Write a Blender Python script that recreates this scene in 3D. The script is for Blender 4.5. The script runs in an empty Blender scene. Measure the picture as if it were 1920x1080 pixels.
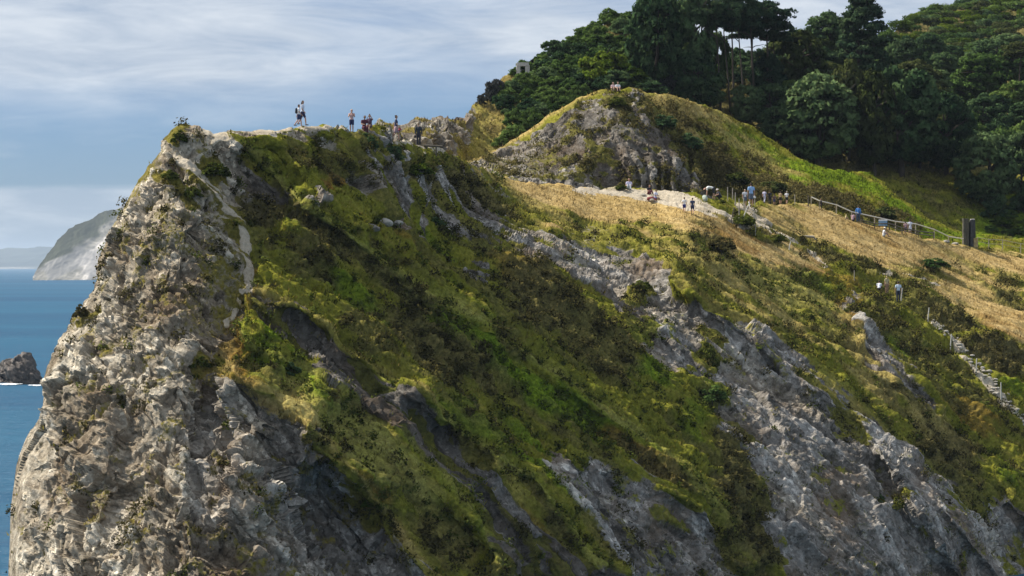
import bpy, math, random
import numpy as np
from mathutils import Vector, Matrix

C = bpy.context.scene.collection
SC = bpy.context.scene
R = math.radians
random.seed(7)

# ------------------------------------------------------------------ camera
F = 960 / math.tan(R(10.0))            # focal length in photograph pixels
CAMZ = 25.0
PITCH = math.atan(43 / F)              # the sea horizon stands 43 px above the middle
cam_d = bpy.data.cameras.new("camera")
cam_d.sensor_width = 36
cam_d.angle = R(20.0)
cam_d.clip_start = 1
cam_d.clip_end = 90000
cam = bpy.data.objects.new("camera", cam_d)
cam.location = (0, 0, CAMZ)
cam.rotation_euler = (R(90) - PITCH, 0, 0)
C.objects.link(cam)
SC.camera = cam

# ------------------------------------------------------------------ light
SUN_AZ = R(-70)        # measured from +Y towards +X : the sun stands left, a little beyond the scene
SUN_EL = R(49)
sd = Vector((math.sin(SUN_AZ) * math.cos(SUN_EL), math.cos(SUN_AZ) * math.cos(SUN_EL), math.sin(SUN_EL)))
sl = bpy.data.lights.new("sun", 'SUN')
sl.energy = 5.0
sl.angle = R(0.5)
sl.color = (1.0, 0.93, 0.82)
sun = bpy.data.objects.new("sun", sl)
sun.rotation_euler = sd.to_track_quat('Z', 'Y').to_euler()
C.objects.link(sun)

SC.view_settings.view_transform = 'Standard'
SC.view_settings.look = 'None'
SC.view_settings.exposure = 0.6
SC.view_settings.gamma = 1
SC.view_settings.use_curve_mapping = False
SC.render.resolution_x = 1024
SC.render.resolution_y = 576

class NT:
    """tiny helper round a node tree"""
    def __init__(s, nt):
        s.nt = nt
    def n(s, t, **kw):
        nd = s.nt.nodes.new(t)
        for k, v in kw.items():
            if k[0] == '_':
                setattr(nd, k[1:], v)
            else:
                s.set(nd.inputs[int(k[1:])] if k[0] == 'i' and k[1:].isdigit() else nd.inputs[k.replace('__', ' ')], v)
        return nd
    def set(s, sock, v):
        if isinstance(v, bpy.types.NodeSocket):
            s.nt.links.new(v, sock)
        elif isinstance(v, bpy.types.Node):
            s.nt.links.new(v.outputs[0], sock)
        else:
            if sock.type == 'RGBA' and len(v) == 3:
                v = (*v, 1)
            sock.default_value = v
    def math(s, op, a, b=0.0, clamp=False):
        nd = s.nt.nodes.new('ShaderNodeMath'); nd.operation = op; nd.use_clamp = clamp
        s.set(nd.inputs[0], a); s.set(nd.inputs[1], b)
        return nd.outputs[0]
    def mix(s, fac, a, b, mode='MIX'):
        nd = s.nt.nodes.new('ShaderNodeMix'); nd.data_type = 'RGBA'; nd.blend_type = mode
        s.set(nd.inputs[0], fac); s.set(nd.inputs[6], a); s.set(nd.inputs[7], b)
        return nd.outputs[2]
    def ramp(s, fac, stops, interp='LINEAR'):
        nd = s.nt.nodes.new('ShaderNodeValToRGB'); nd.color_ramp.interpolation = interp
        cr = nd.color_ramp
        while len(cr.elements) < len(stops):
            cr.elements.new(0.5)
        for e, (p, c) in zip(cr.elements, stops):
            e.position = p
            e.color = (c, c, c, 1) if isinstance(c, (int, float)) else (*c, 1)
        s.set(nd.inputs[0], fac)
        return nd.outputs[0]
    def noise(s, vec, scale, detail=4, rough=0.55, dist=0.0):
        nd = s.nt.nodes.new('ShaderNodeTexNoise')
        s.set(nd.inputs['Vector'], vec)
        nd.inputs['Scale'].default_value = scale
        nd.inputs['Detail'].default_value = detail
        nd.inputs['Roughness'].default_value = rough
        nd.inputs['Distortion'].default_value = dist
        return nd.outputs[0]
    def vscale(s, vec, sc, rot=(0, 0, 0), loc=(0, 0, 0)):
        nd = s.nt.nodes.new('ShaderNodeMapping')
        s.set(nd.inputs[0], vec)
        nd.inputs['Scale'].default_value = sc
        nd.inputs['Rotation'].default_value = rot
        nd.inputs['Location'].default_value = loc
        return nd.outputs[0]

# ------------------------------------------------------------------ world: Nishita sky with high thin cloud
w = bpy.data.worlds.new("World")
SC.world = w
w.use_nodes = True
w.node_tree.nodes.clear()
T = NT(w.node_tree)
sky = T.n('ShaderNodeTexSky', _sky_type='NISHITA', _sun_disc=False, _sun_elevation=SUN_EL, _sun_rotation=SUN_AZ,
          _altitude=300, _air_density=1.0, _dust_density=0.6, _ozone_density=2.5)
gc = T.n('ShaderNodeTexCoord').outputs['Generated']
sp = T.n('ShaderNodeSeparateXYZ', i0=gc)
# clouds lie on a flat layer high up: project the view direction onto it, so they flatten towards the horizon
el = sp.outputs[2]
stre = T.vscale(gc, (5.5, 5.5, 30.0))
n1 = T.noise(stre, 1.0, 7, 0.5, 0.25)
n2 = T.noise(T.vscale(gc, (17.0, 17.0, 84.0), loc=(3.1, 0, 1.7)), 1.0, 6, 0.6, 0.4)
nn = T.math('ADD', T.math('MULTIPLY', n1, 0.82), T.math('MULTIPLY', n2, 0.18))
# how much cloud there is at each height above the horizon: a bank low down, a clear belt, a broad veil above
band = T.ramp(T.math('ADD', T.math('MULTIPLY', el, 10.0), T.math('MULTIPLY', T.math('SUBTRACT', n1, 0.5), 0.10)), [(0.0, 0.18), (0.07, 0.26), (0.16, 0.33), (0.205, 0.38), (0.245, 0.32), (0.275, 0.0), (0.45, 0.03), (0.58, 0.11), (0.68, 0.24), (0.78, 0.34), (1.0, 0.38)])
cl = T.math('ADD', nn, band)
cm = T.ramp(cl, [(0.49, 0.04), (0.66, 0.45), (0.85, 0.90)])
sky_t = T.mix(1.0, sky.outputs[0], (0.48, 0.68, 1.09), 'MULTIPLY')
ccol = T.ramp(n2, [(0.36, (5.2, 6.1, 7.4)), (0.64, (8.2, 8.8, 9.5))])
cboost = T.mix(cm, sky_t, ccol)
bg = T.n('ShaderNodeBackground', Color=cboost, Strength=0.060)
out = T.n('ShaderNodeOutputWorld', Surface=bg.outputs[0])

# ------------------------------------------------------------------ pixels <-> points
cP, sP = math.cos(PITCH), math.sin(PITCH)
def unproj(px, py, D):
    """world point (X, Y, Z) that stands D metres north of the camera in the direction of pixel px, py"""
    a = (px - 960.0) / F
    b = (540.0 - py) / F
    dy = cP + b * sP
    t = D / dy
    return np.stack([a * t, D + 0 * t, CAMZ + (b * cP - sP) * t], -1)
def pix(P):
    x, y, z = P[..., 0], P[..., 1], P[..., 2] - CAMZ
    f = y * cP - z * sP
    u = y * sP + z * cP
    return 960 + x / f * F, 540 - u / f * F

# ------------------------------------------------------------------ noise
def _h(ix, iy, iz, seed):
    h = (ix.astype(np.int64) * 374761393 + iy.astype(np.int64) * 668265263 + iz.astype(np.int64) * 2147483647 + seed * 974634777) & 0xFFFFFFFF
    h = ((h ^ (h >> 13)) * 1274126177) & 0xFFFFFFFF
    h = ((h ^ (h >> 16)) * 2246822519) & 0xFFFFFFFF
    return h ^ (h >> 15)
_G = np.array([[1,1,0],[-1,1,0],[1,-1,0],[-1,-1,0],[1,0,1],[-1,0,1],[1,0,-1],[-1,0,-1],[0,1,1],[0,-1,1],[0,1,-1],[0,-1,-1],[1,1,0],[-1,1,0],[0,-1,1],[0,-1,-1]], np.float32)
def perlin(P, scale, seed=0):
    q = P / scale
    i = np.floor(q).astype(np.int64)
    f = (q - i).astype(np.float32)
    u = f * f * f * (f * (f * 6 - 15) + 10)
    r = 0
    for dx in (0, 1):
        wx = u[..., 0] if dx else 1 - u[..., 0]
        for dy in (0, 1):
            wy = u[..., 1] if dy else 1 - u[..., 1]
            for dz in (0, 1):
                wz = u[..., 2] if dz else 1 - u[..., 2]
                g = _G[_h(i[..., 0] + dx, i[..., 1] + dy, i[..., 2] + dz, seed) & 15]
                r = r + wx * wy * wz * (g[..., 0] * (f[..., 0] - dx) + g[..., 1] * (f[..., 1] - dy) + g[..., 2] * (f[..., 2] - dz))
    return r
def fbm(P, scale, octs=4, seed=0, gain=0.5, billow=False):
    r = 0; a = 1.0
    for k in range(octs):
        n = perlin(P, scale / 2 ** k, seed + k * 17)
        r = r + a * (np.abs(n) * 2 - 0.5 if billow else n)
        a *= gain
    return r
NB = Vector((0.56, 0.34, 0.75)).normalized()            # pole of the tilted beds
def bedframe(P, st=2.0, nb=NB):
    nb = np.array(nb)
    return P + (P @ nb)[..., None] * nb * (st - 1)
def facets(P, scale, seed=0):
    """broken-rock relief: every cell is a tilted plane; returns relief (-1..1), distance to the joint, cell value"""
    q = P / scale
    i = np.floor(q).astype(np.int64)
    n = q.shape[:-1]
    d1 = np.full(n, 9., np.float32); d2 = np.full(n, 9., np.float32)
    hid = np.zeros(n, np.int64); dl = np.zeros(n + (3,), np.float32)
    for dx in (-1, 0, 1):
        for dy in (-1, 0, 1):
            for dz in (-1, 0, 1):
                c = i + np.array([dx, dy, dz])
                h = _h(c[..., 0], c[..., 1], c[..., 2], seed)
                fp = np.stack([(h & 1023), ((h >> 10) & 1023), ((h >> 20) & 1023)], -1) / 1023.0
                de = (q - c - fp).astype(np.float32)
                d = np.sqrt((de * de).sum(-1))
                m = d < d1
                d2 = np.where(m, d1, np.minimum(d2, d))
                d1 = np.where(m, d, d1)
                hid = np.where(m, h, hid)
                dl = np.where(m[..., None], de, dl)
    r = _h(hid, hid * 0, hid * 0, 5)
    g = np.stack([(r & 255), ((r >> 8) & 255), ((r >> 16) & 255)], -1) / 127.5 - 1.0
    val = ((r >> 24) & 255) / 255.0
    rel = (g * dl).sum(-1) * 1.0 + (val - 0.5) * 1.0
    return rel.astype(np.float32), d2 - d1, val
def sstep(a, b, x):
    t = np.clip((x - a) / (b - a), 0, 1)
    return t * t * (3 - 2 * t)

# ------------------------------------------------------------------ 2-D helpers for laying out ground cover
def poly_in(px, py, poly, soft=14.0):
    """soft membership of a polygon: 1 inside, 0 outside"""
    poly = np.array(poly, float)
    inside = np.zeros(px.shape, bool)
    dm = np.full(px.shape, 1e9)
    n = len(poly)
    for k in range(n):
        x0, y0 = poly[k]; x1, y1 = poly[(k + 1) % n]
        cnd = ((y0 > py) != (y1 > py))
        with np.errstate(divide='ignore', invalid='ignore'):
            xi = (x1 - x0) * (py - y0) / (y1 - y0 + 1e-12) + x0
        inside ^= cnd & (px < xi)
        L = (x1 - x0) ** 2 + (y1 - y0) ** 2 + 1e-9
        t = np.clip(((px - x0) * (x1 - x0) + (py - y0) * (y1 - y0)) / L, 0, 1)
        dm = np.minimum(dm, np.hypot(px - x0 - t * (x1 - x0), py - y0 - t * (y1 - y0)))
    s = np.where(inside, dm, -dm)
    return sstep(-soft, soft, s)
def line_sd(px, py, pl):
    """signed distance to an open line (positive on its left looking along it, i.e. up-right of a line running down-right) and position along it 0..1"""
    pl = np.array(pl, float)
    seg = np.hypot(*(pl[1:] - pl[:-1]).T); tot = seg.sum(); acc = 0
    best = np.full(px.shape, 1e9); sg = np.zeros(px.shape); tt = np.zeros(px.shape)
    for k in range(len(pl) - 1):
        x0, y0 = pl[k]; x1, y1 = pl[k + 1]
        L2 = seg[k] ** 2
        t = np.clip(((px - x0) * (x1 - x0) + (py - y0) * (y1 - y0)) / L2, 0, 1)
        d = np.hypot(px - x0 - t * (x1 - x0), py - y0 - t * (y1 - y0))
        cr = (x1 - x0) * (py - y0) - (y1 - y0) * (px - x0)
        m = d < best
        best = np.where(m, d, best)
        sg = np.where(m, np.where(cr < 0, 1.0, -1.0), sg)
        tt = np.where(m, (acc + t * seg[k]) / tot, tt)
        acc += seg[k]
    return best * sg, tt
def blob(px, py, cx, cy, rx, ry, ang, nz=0):
    a = R(ang); dx = px - cx; dy = py - cy
    u = (dx * math.cos(a) + dy * math.sin(a)) / rx
    v = (-dx * math.sin(a) + dy * math.cos(a)) / ry
    return sstep(1.25, 0.7, np.sqrt(u * u + v * v) + nz)
def tps(pts):
    """smooth distance surface through control points (px, py, D)"""
    p = np.array(pts, float); X = p[:, :2] / 400.0; n = len(p)
    d = np.hypot(X[:, None, 0] - X[None, :, 0], X[:, None, 1] - X[None, :, 1])
    K = np.where(d > 0, d * d * np.log(d + 1e-12), 0) + np.eye(n) * 0.004
    A = np.zeros((n + 3, n + 3)); A[:n, :n] = K
    A[:n, n] = 1; A[:n, n + 1:] = X; A[n, :n] = 1; A[n + 1:, :n] = X.T
    s = np.linalg.solve(A, np.concatenate([p[:, 2], [0, 0, 0]]))
    def f(px, py):
        x = px / 400.0; y = py / 400.0
        r = s[n] + s[n + 1] * x + s[n + 2] * y
        for k in range(n):
            d = np.hypot(x - X[k, 0], y - X[k, 1])
            r = r + s[k] * d * d * np.log(d + 1e-12)
        return r
    return f

# ------------------------------------------------------------------ objects
def tag(o, label=None, cat=None, group=None, kind=None):
    if label: o['label'] = label
    if cat: o['category'] = cat
    if group: o['group'] = group
    if kind: o['kind'] = kind
    return o
def mesh_np(name, verts, faces, mat=None, smooth=True, flatmask=None, attrs=None, parent=None, mats=None, midx=None):
    """verts (n,3), faces (m,3) or (m,4) -> one linked object"""
    me = bpy.data.meshes.new(name)
    verts = np.ascontiguousarray(verts, np.float32); faces = np.ascontiguousarray(faces, np.int32)
    k = faces.shape[1]
    me.vertices.add(len(verts)); me.vertices.foreach_set('co', verts.ravel())
    me.loops.add(faces.size); me.loops.foreach_set('vertex_index', faces.ravel())
    me.polygons.add(len(faces))
    me.polygons.foreach_set('loop_start', np.arange(0, faces.size, k, dtype=np.int32))
    if smooth: me.polygons.foreach_set('use_smooth', np.ones(len(faces), bool) if flatmask is None else ~flatmask)
    for nm, a in (attrs or {}).items():
        if nm == 'nrm':
            at = me.attributes.new(nm, 'FLOAT_VECTOR', 'POINT'); at.data.foreach_set('vector', np.ascontiguousarray(a, np.float32).ravel()); continue
        at = me.attributes.new(nm, 'FLOAT_COLOR', 'POINT')
        c = np.ones((len(verts), 4), np.float32); c[:, :a.shape[1]] = a
        at.data.foreach_set('color', c.ravel())
    me.update(calc_edges=True)
    if mat: me.materials.append(mat)
    for m in mats or []: me.materials.append(m)
    if midx is not None: me.polygons.foreach_set('material_index', np.ascontiguousarray(midx, np.int32))
    o = bpy.data.objects.new(name, me)
    C.objects.link(o)
    if parent: o.parent = parent
    return o
def empty(name, loc, rz=0, **kw):
    o = bpy.data.objects.new(name, None); C.objects.link(o)
    o.location = loc; o.rotation_euler = (0, 0, rz)
    o.empty_display_size = 0.2
    return tag(o, **kw)
def newmat(name):
    m = bpy.data.materials.new(name); m.use_nodes = True
    m.node_tree.nodes.clear()
    return m, NT(m.node_tree)
def finish(m, t, col, rough=0.9, bump=None, bstr=0.5, bdist=0.05, trans=0.0, spec=0.25, nrm=None):
    bs = t.n('ShaderNodeBsdfPrincipled')
    t.set(bs.inputs['Base Color'], col); t.set(bs.inputs['Roughness'], rough)
    bs.inputs['Specular IOR Level'].default_value = spec
    if bump is not None:
        b = t.n('ShaderNodeBump'); b.inputs['Strength'].default_value = bstr; b.inputs['Distance'].default_value = bdist
        t.set(b.inputs['Height'], bump); t.set(bs.inputs['Normal'], b.outputs[0])
    if nrm is not None: t.set(bs.inputs['Normal'], nrm)
    sh = bs.outputs[0]
    if trans > 0:
        tr = t.n('ShaderNodeBsdfTranslucent'); t.set(tr.inputs['Color'], col)
        if nrm is not None: t.set(tr.inputs['Normal'], nrm)
        mx = t.n('ShaderNodeMixShader'); mx.inputs[0].default_value = trans
        t.set(mx.inputs[1], sh); t.set(mx.inputs[2], tr.outputs[0]); sh = mx.outputs[0]
    o = t.n('ShaderNodeOutputMaterial'); t.set(o.inputs[0], sh)
    return m
def leafnormal(t):
    a = t.n('ShaderNodeAttribute', _attribute_name='nrm')
    v = t.n('ShaderNodeVectorTransform', _vector_type='NORMAL', _convert_from='OBJECT', _convert_to='WORLD', i0=a.outputs['Vector'])
    return t.n('ShaderNodeVectorMath', _operation='NORMALIZE', i0=v.outputs[0]).outputs[0]
def pos(t):
    return t.n('ShaderNodeNewGeometry').outputs['Position']
def simple_mat(name, col, rough=0.8, var=0.18, scale=6.0, trans=0.0, spec=0.25, bump=0.0):
    m, t = newmat(name)
    p = t.n('ShaderNodeTexCoord').outputs['Object']
    n = t.noise(p, scale, 4)
    c = t.mix(t.ramp(n, [(0.3, 0.0), (0.7, 1.0)]), tuple(v * (1 - var) for v in col), tuple(min(1, v * (1 + var)) for v in col))
    return finish(m, t, c, rough, bump=n if bump else None, bstr=bump, bdist=0.02, trans=trans, spec=spec)
# ================================================================== ground materials
def ground_material():
    m, t = newmat("ground")
    p = pos(t)
    wa = t.n('ShaderNodeAttribute', _attribute_name='wa'); wb = t.n('ShaderNodeAttribute', _attribute_name='wb')
    wc = t.n('ShaderNodeAttribute', _attribute_name='wc')
    sa = t.n('ShaderNodeSeparateColor', i0=wa.outputs[0]); sb = t.n('ShaderNodeSeparateColor', i0=wb.outputs[0])
    sc = t.n('ShaderNodeSeparateColor', i0=wc.outputs[0])
    rock, dry, scrub = sa.outputs; vivid, path, beige = sb.outputs; cell, dark, ochre = sc.outputs
    fine = t.noise(p, 2.6, 6, 0.7)
    dt = lambda v: t.n('ShaderNodeVectorMath', _operation='DOT_PRODUCT', i0=p, i1=v).outputs['Value']
    q = t.n('ShaderNodeCombineXYZ', i0=t.math('MULTIPLY', dt((.74, 0, -.67)), 0.25), i1=dt((0, 1, 0)), i2=dt((.67, 0, .74))).outputs[0]
    mid = t.noise(q, 0.75, 5, 0.6)
    big = t.noise(p, 0.13, 4, 0.6)
    vf = t.noise(p, 9.0, 4, 0.7)
    # living grass
    g = t.ramp(t.math('ADD', t.math('MULTIPLY', mid, 0.6), t.math('MULTIPLY', fine, 0.4)),
               [(0.33, (0.086, 0.092, 0.014)), (0.45, (0.140, 0.144, 0.018)), (0.55, (0.190, 0.184, 0.026)), (0.68, (0.27, 0.228, 0.05))])
    gv = t.ramp(fine, [(0.35, (0.060, 0.100, 0.008)), (0.55, (0.145, 0.205, 0.014)), (0.7, (0.22, 0.265, 0.026))])
    g = t.mix(vivid, g, gv)
    d = t.ramp(t.math('ADD', t.math('MULTIPLY', mid, 0.5), t.math('MULTIPLY', fine, 0.5)),
               [(0.34, (0.25, 0.172, 0.060)), (0.48, (0.41, 0.288, 0.115)), (0.62, (0.52, 0.388, 0.18)), (0.75, (0.60, 0.47, 0.25))])
    s = t.ramp(fine, [(0.35, (0.065, 0.057, 0.022)), (0.55, (0.135, 0.115, 0.042)), (0.72, (0.22, 0.175, 0.068))])
    oc = t.ramp(fine, [(0.35, (0.10, 0.05, 0.015)), (0.65, (0.28, 0.15, 0.035))])
    veg = t.mix(dry, g, d)
    veg = t.mix(ochre, veg, oc)
    veg = t.mix(scrub, veg, s)
    speck = t.noise(p, 4.2, 3, 0.65)
    veg = t.mix(1.0, veg, t.ramp(speck, [(0.34, 0.72), (0.5, 1.0), (0.66, 1.32)]), 'MULTIPLY')
    # rock: limestone, grey and cold to the right, buff on the headland; tan and rust stains, pale fresh breaks
    cf = t.ramp(t.math('ADD', t.math('MULTIPLY', cell, 0.45), t.math('MULTIPLY', fine, 0.55)), [(0.2, 0.0), (0.8, 1.0)])
    rg = t.ramp(cf, [(0.12, (0.072, 0.063, 0.052)), (0.40, (0.190, 0.172, 0.150)), (0.62, (0.30, 0.278, 0.248)), (0.86, (0.50, 0.47, 0.42))])
    rb = t.ramp(cf, [(0.10, (0.12, 0.098, 0.070)), (0.38, (0.31, 0.262, 0.195)), (0.60, (0.46, 0.402, 0.31)), (0.86, (0.66, 0.60, 0.49))])
    rk = t.mix(beige, rg, rb)
    vo = t.n('ShaderNodeTexVoronoi', _feature='F1', Vector=t.n('ShaderNodeVectorMath', _operation='ADD', i0=p, i1=t.n('ShaderNodeTexNoise', Vector=p, Scale=3.0, Detail=3.0).outputs[1]).outputs[0], Scale=2.6, Randomness=1.0)
    chip = t.n('ShaderNodeSeparateColor', i0=vo.outputs['Color']).outputs[0]
    rk = t.mix(1.0, rk, t.ramp(chip, [(0.0, 0.55), (0.35, 0.85), (0.8, 1.1), (0.93, 1.2), (0.97, 1.7)]), 'MULTIPLY')
    stain = t.ramp(big, [(0.50, 0.0), (0.66, 0.55)])
    rk = t.mix(stain, rk, t.mix(fine, (0.09, 0.055, 0.03), (0.26, 0.17, 0.09)))
    lich = t.ramp(t.noise(p, 1.1, 6, 0.75), [(0.55, 0.0), (0.66, 0.85)])
    rk = t.mix(lich, rk, (0.050, 0.048, 0.028))
    pth = t.ramp(t.math('ADD', t.math('MULTIPLY', mid, 0.5), t.math('MULTIPLY', vf, 0.5)), [(0.30, (0.22, 0.175, 0.115)), (0.46, (0.42, 0.36, 0.27)), (0.7, (0.58, 0.52, 0.42))])
    # ragged change-over between rock and plants
    rag = t.math('SUBTRACT', rock, t.math('MULTIPLY', t.math('SUBTRACT', fine, 0.5), 0.9))
    rag = t.ramp(rag, [(0.42, 0.0), (0.58, 1.0)])
    c = t.mix(rag, veg, rk)
    pr = t.math('SUBTRACT', path, t.math('MULTIPLY', t.math('SUBTRACT', fine, 0.5), 0.5))
    c = t.mix(t.ramp(pr, [(0.40, 0.0), (0.6, 1.0)]), c, pth)
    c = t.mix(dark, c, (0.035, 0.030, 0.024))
    b = t.math('ADD', t.math('ADD', t.math('MULTIPLY', fine, 1.0), t.math('MULTIPLY', vf, 0.6)), t.math('MULTIPLY', t.math('MULTIPLY', chip, rag), 0.5))
    return finish(m, t, c, 0.95, bump=b, bstr=0.8, bdist=0.16, spec=0.0)
GROUND = ground_material()

def along(P, k=0.36, a=42.0):
    c, s_ = math.cos(R(a)), math.sin(R(a))
    return np.stack([(P[..., 0] * c - P[..., 2] * s_) * k, P[..., 1], P[..., 0] * s_ + P[..., 2] * c], -1)
class Surf:
    pass
def build_surface(x0, x1, y0, y1, step, yT, D, weights, wedge=26.0, rollm=1.0, edge_n=3.0, back=((1, -0.3), (4, -3), (14, -14), (40, -40)), amp=1.0, seed=0, bed=52.0, edged=34.0):
    """one sheet of ground laid out in true space: D gives the distance, weights the cover"""
    s = Surf()
    xs = np.arange(x0, 1965, step); g_ = step * 1.06 ** np.arange(1, 60); xs = np.concatenate([xs, xs[-1] + np.cumsum(g_)]); xs = xs[xs < x1]; ys = np.arange(y0, y1 + step, step)
    X, Y = np.meshgrid(xs, ys)
    line = yT(xs)
    P0 = unproj(xs, line, D(xs, line))
    line = line + edge_n * (fbm(P0, 2.2, 4, seed + 900) * 2.0)
    Ye = np.maximum(Y, line[None, :])
    sl_ = np.gradient(line, xs); k = 1 / np.sqrt(1 + np.convolve(np.abs(sl_), np.ones(9) / 9, 'same') ** 2)
    d = (Ye - line[None, :]) * k[None, :]
    Dm = D(X, Ye)
    u = np.clip(1 - d / wedge, 0, 1)
    Dm = Dm + rollm * (wedge * 0.045) * (1 - np.sqrt(np.clip(1 - u * u, 0, 1)))
    P = unproj(X, Ye, Dm)
    gx = np.gradient(P, axis=1); gy = np.gradient(P, axis=0)
    N = np.cross(gy, gx); L = np.linalg.norm(N, axis=-1, keepdims=True)
    bad = L[..., 0] < 1e-6
    first = np.argmax(Y > line[None, :] + step, axis=0)
    N = N / np.maximum(L, 1e-9)
    cols = np.arange(len(xs))
    Nf = N[np.minimum(first + 1, len(ys) - 1), cols]
    above = Y <= line[None, :] + step * 0.5
    N = np.where(above[..., None], Nf[None], N)
    W = weights(X, Ye, P, d)
    rock, veg = W['rock'], 1 - W['rock']
    Q = along(P, 0.33, bed) + 0.35 * np.stack([perlin(P, 4, seed + 31), perlin(P, 4, seed + 32), perlin(P, 4, seed + 33)], -1)
    f0, e0, v0 = facets(Q, 7.0, seed + 7)
    f1, e1, v1 = facets(Q, 2.5, seed + 1)
    f2, e2, v2 = facets(Q, 1.05, seed + 2)
    f3, e3, v3 = facets(along(P, 0.6, bed), 0.55, seed + 3)
    sub = W.get('smoothrock', 0)
    vv_ = Q[..., 2] + 0.35 * Q[..., 1]
    lf = (vv_ / 1.7 + 0.8 * perlin(P, 7, seed + 37)) % 1.0
    lf2 = (vv_ / 0.62 + 0.9 * perlin(P, 3, seed + 38)) % 1.0
    lf = np.where(lf < 0.8, lf / 0.8, (1 - lf) / 0.2); lf2 = np.where(lf2 < 0.72, lf2 / 0.72, (1 - lf2) / 0.28)
    led = 0.42 * lf * sstep(-.15, .2, perlin(P, 5, seed + 39)) + 0.15 * lf2 * sstep(-.1, .25, perlin(P, 2.4, seed + 41))
    ra = 0.75 + 0.25 * sstep(900, 500, X)
    small = 0.36 * ra * f2 + 0.17 * ra * f3
    uu_ = along(P, 1.0, bed - 78)[..., 2] + 0.4 * P[..., 1]
    lg = (uu_ / 2.9 + 0.9 * perlin(P, 6, seed + 47)) % 1.0; lg = np.where(lg < 0.8, lg / 0.8, (1 - lg) / 0.2)
    led = led + 0.38 * lg * sstep(-.1, .2, perlin(P, 4.5, seed + 48))
    led = led * (0.45 + 0.65 * sstep(900, 600, X))
    h_r = 1.15 * ra * f0 + 0.46 * ra * f1 + small + led - 0.33 + 0.5 * fbm(P, 6.0, 3, seed + 40) + 0.05 * fbm(P, .5, 2, seed + 44)
    h_r = h_r - sub * (0.75 * small + 0.35 * 0.75 * ra * f1)
    h_k = h_r.copy(); bm_ = sstep(560, 760, X - 0.3 * (Ye - 600).clip(0)) * (seed == 100)
    for _ in range(1):
        h_r[1:-1] = 0.25 * h_r[:-2] + 0.5 * h_r[1:-1] + 0.25 * h_r[2:]
        h_r[:, 1:-1] = 0.25 * h_r[:, :-2] + 0.5 * h_r[:, 1:-1] + 0.25 * h_r[:, 2:]
    h_r = h_k * (1 - bm_) + h_r * bm_ + 0.10 * bm_ * fbm(P, .45, 2, seed + 45)
    h_g = 0.60 * fbm(P, 5.0, 3, seed + 50) + 0.20 * fbm(P, 1.2, 3, seed + 55, billow=True) + 0.08 * perlin(P, 0.35, seed + 58)
    h_s = 0.50 * fbm(P, 1.5, 4, seed + 60, gain=0.62, billow=True)
    h_p = 0.28 * fbm(P, 1.6, 4, seed + 70, gain=.6) + 0.15 * ra * f2 + 0.3 * fbm(P, 6, 1, seed + 71)
    rg_ = 0.75 * fbm(along(P, 0.13, 41) + 0.3 * perlin(P, 5, 63)[..., None], 3.4, 3, seed + 62, gain=.55, billow=True) * (seed == 100)
    h_g = h_g + rg_; h_s = h_s + rg_
    h_g = h_g * (1 - 0.75 * W['dry'])
    h = rock * h_r + veg * (h_g * (1 - W['scrub']) + h_s * W['scrub'])
    h = h * (1 - W['path']) + h_p * W['path']
    h = h * (0.3 + 0.7 * sstep(0, edged * (1 + 0.8 * sstep(140, 90, X)), d))
    if seed == 100: h = h * (1 - 0.7 * sstep(80, 30, X))
    P = P + N * (h * amp)[..., None]
    s.P, s.N, s.X, s.Y, s.W, s.xs, s.ys, s.line = P, N, X, Ye, W, xs, ys, line
    ny, nx = X.shape
    idx = np.arange(ny * nx).reshape(ny, nx)
    f = np.stack([idx[:-1, :-1], idx[1:, :-1], idx[1:, 1:], idx[:-1, 1:]], -1).reshape(-1, 4)
    keep = ((Y[1:, :-1] > line[None, :-1]) | (Y[1:, 1:] > line[None, 1:])).reshape(-1)
    zf = lambda a: (a[:-1, :-1] + a[1:, 1:]).reshape(-1)[keep] * 0.5
    s.fz = {k2: zf(v) for k2, v in W.items()}
    s.fx, s.fy = zf(X), zf(Ye)
    f = f[keep]
    # the far side of the crest
    top = idx[np.maximum(first - 1, 0), cols]
    PV = P.reshape(-1, 3)
    nrow = [top]; extra = []; base = ny * nx
    for dy, dz in back:
        q = PV[top] + np.array([0, dy, dz]); q = q + np.stack([perlin(q, 3, 5)] * 3, -1) * 0.3
        extra.append(q); nrow.append(base + np.arange(nx)); base += nx
    bf = [np.stack([nrow[k2 + 1][:-1], nrow[k2][:-1], nrow[k2][1:], nrow[k2 + 1][1:]], -1) for k2 in range(len(back))]
    s.verts = np.concatenate([PV] + extra)
    s.back = np.concatenate(bf)
    s.faces = f
    cell = np.clip(0.45 * v1 + 0.35 * v2 + 0.2 * v3, 0, 1)
    A = lambda *a: np.concatenate([np.stack([q.reshape(-1) for q in a], -1)] + [np.stack([q.reshape(-1)[top] for q in a], -1)] * len(back))
    Z = np.zeros_like(cell)
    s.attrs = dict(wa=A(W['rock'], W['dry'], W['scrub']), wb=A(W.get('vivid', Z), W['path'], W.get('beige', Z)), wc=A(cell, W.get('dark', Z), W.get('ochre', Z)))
    return s
def part_of(s, name, mask, back=False, **kw):
    """turn some faces of a sheet into an object"""
    f = s.faces[mask]
    if back: f = np.concatenate([f, s.back])
    used, inv = np.unique(f, return_inverse=True)
    fm = np.zeros(len(f), bool); fm[:int(mask.sum())] = s.fz['rock'][mask] > 0.45
    o = mesh_np(name, s.verts[used], inv.reshape(f.shape), GROUND, flatmask=fm, attrs={k: v[used] for k, v in s.attrs.items()})
    return tag(o, kind='structure', **kw)
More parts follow.
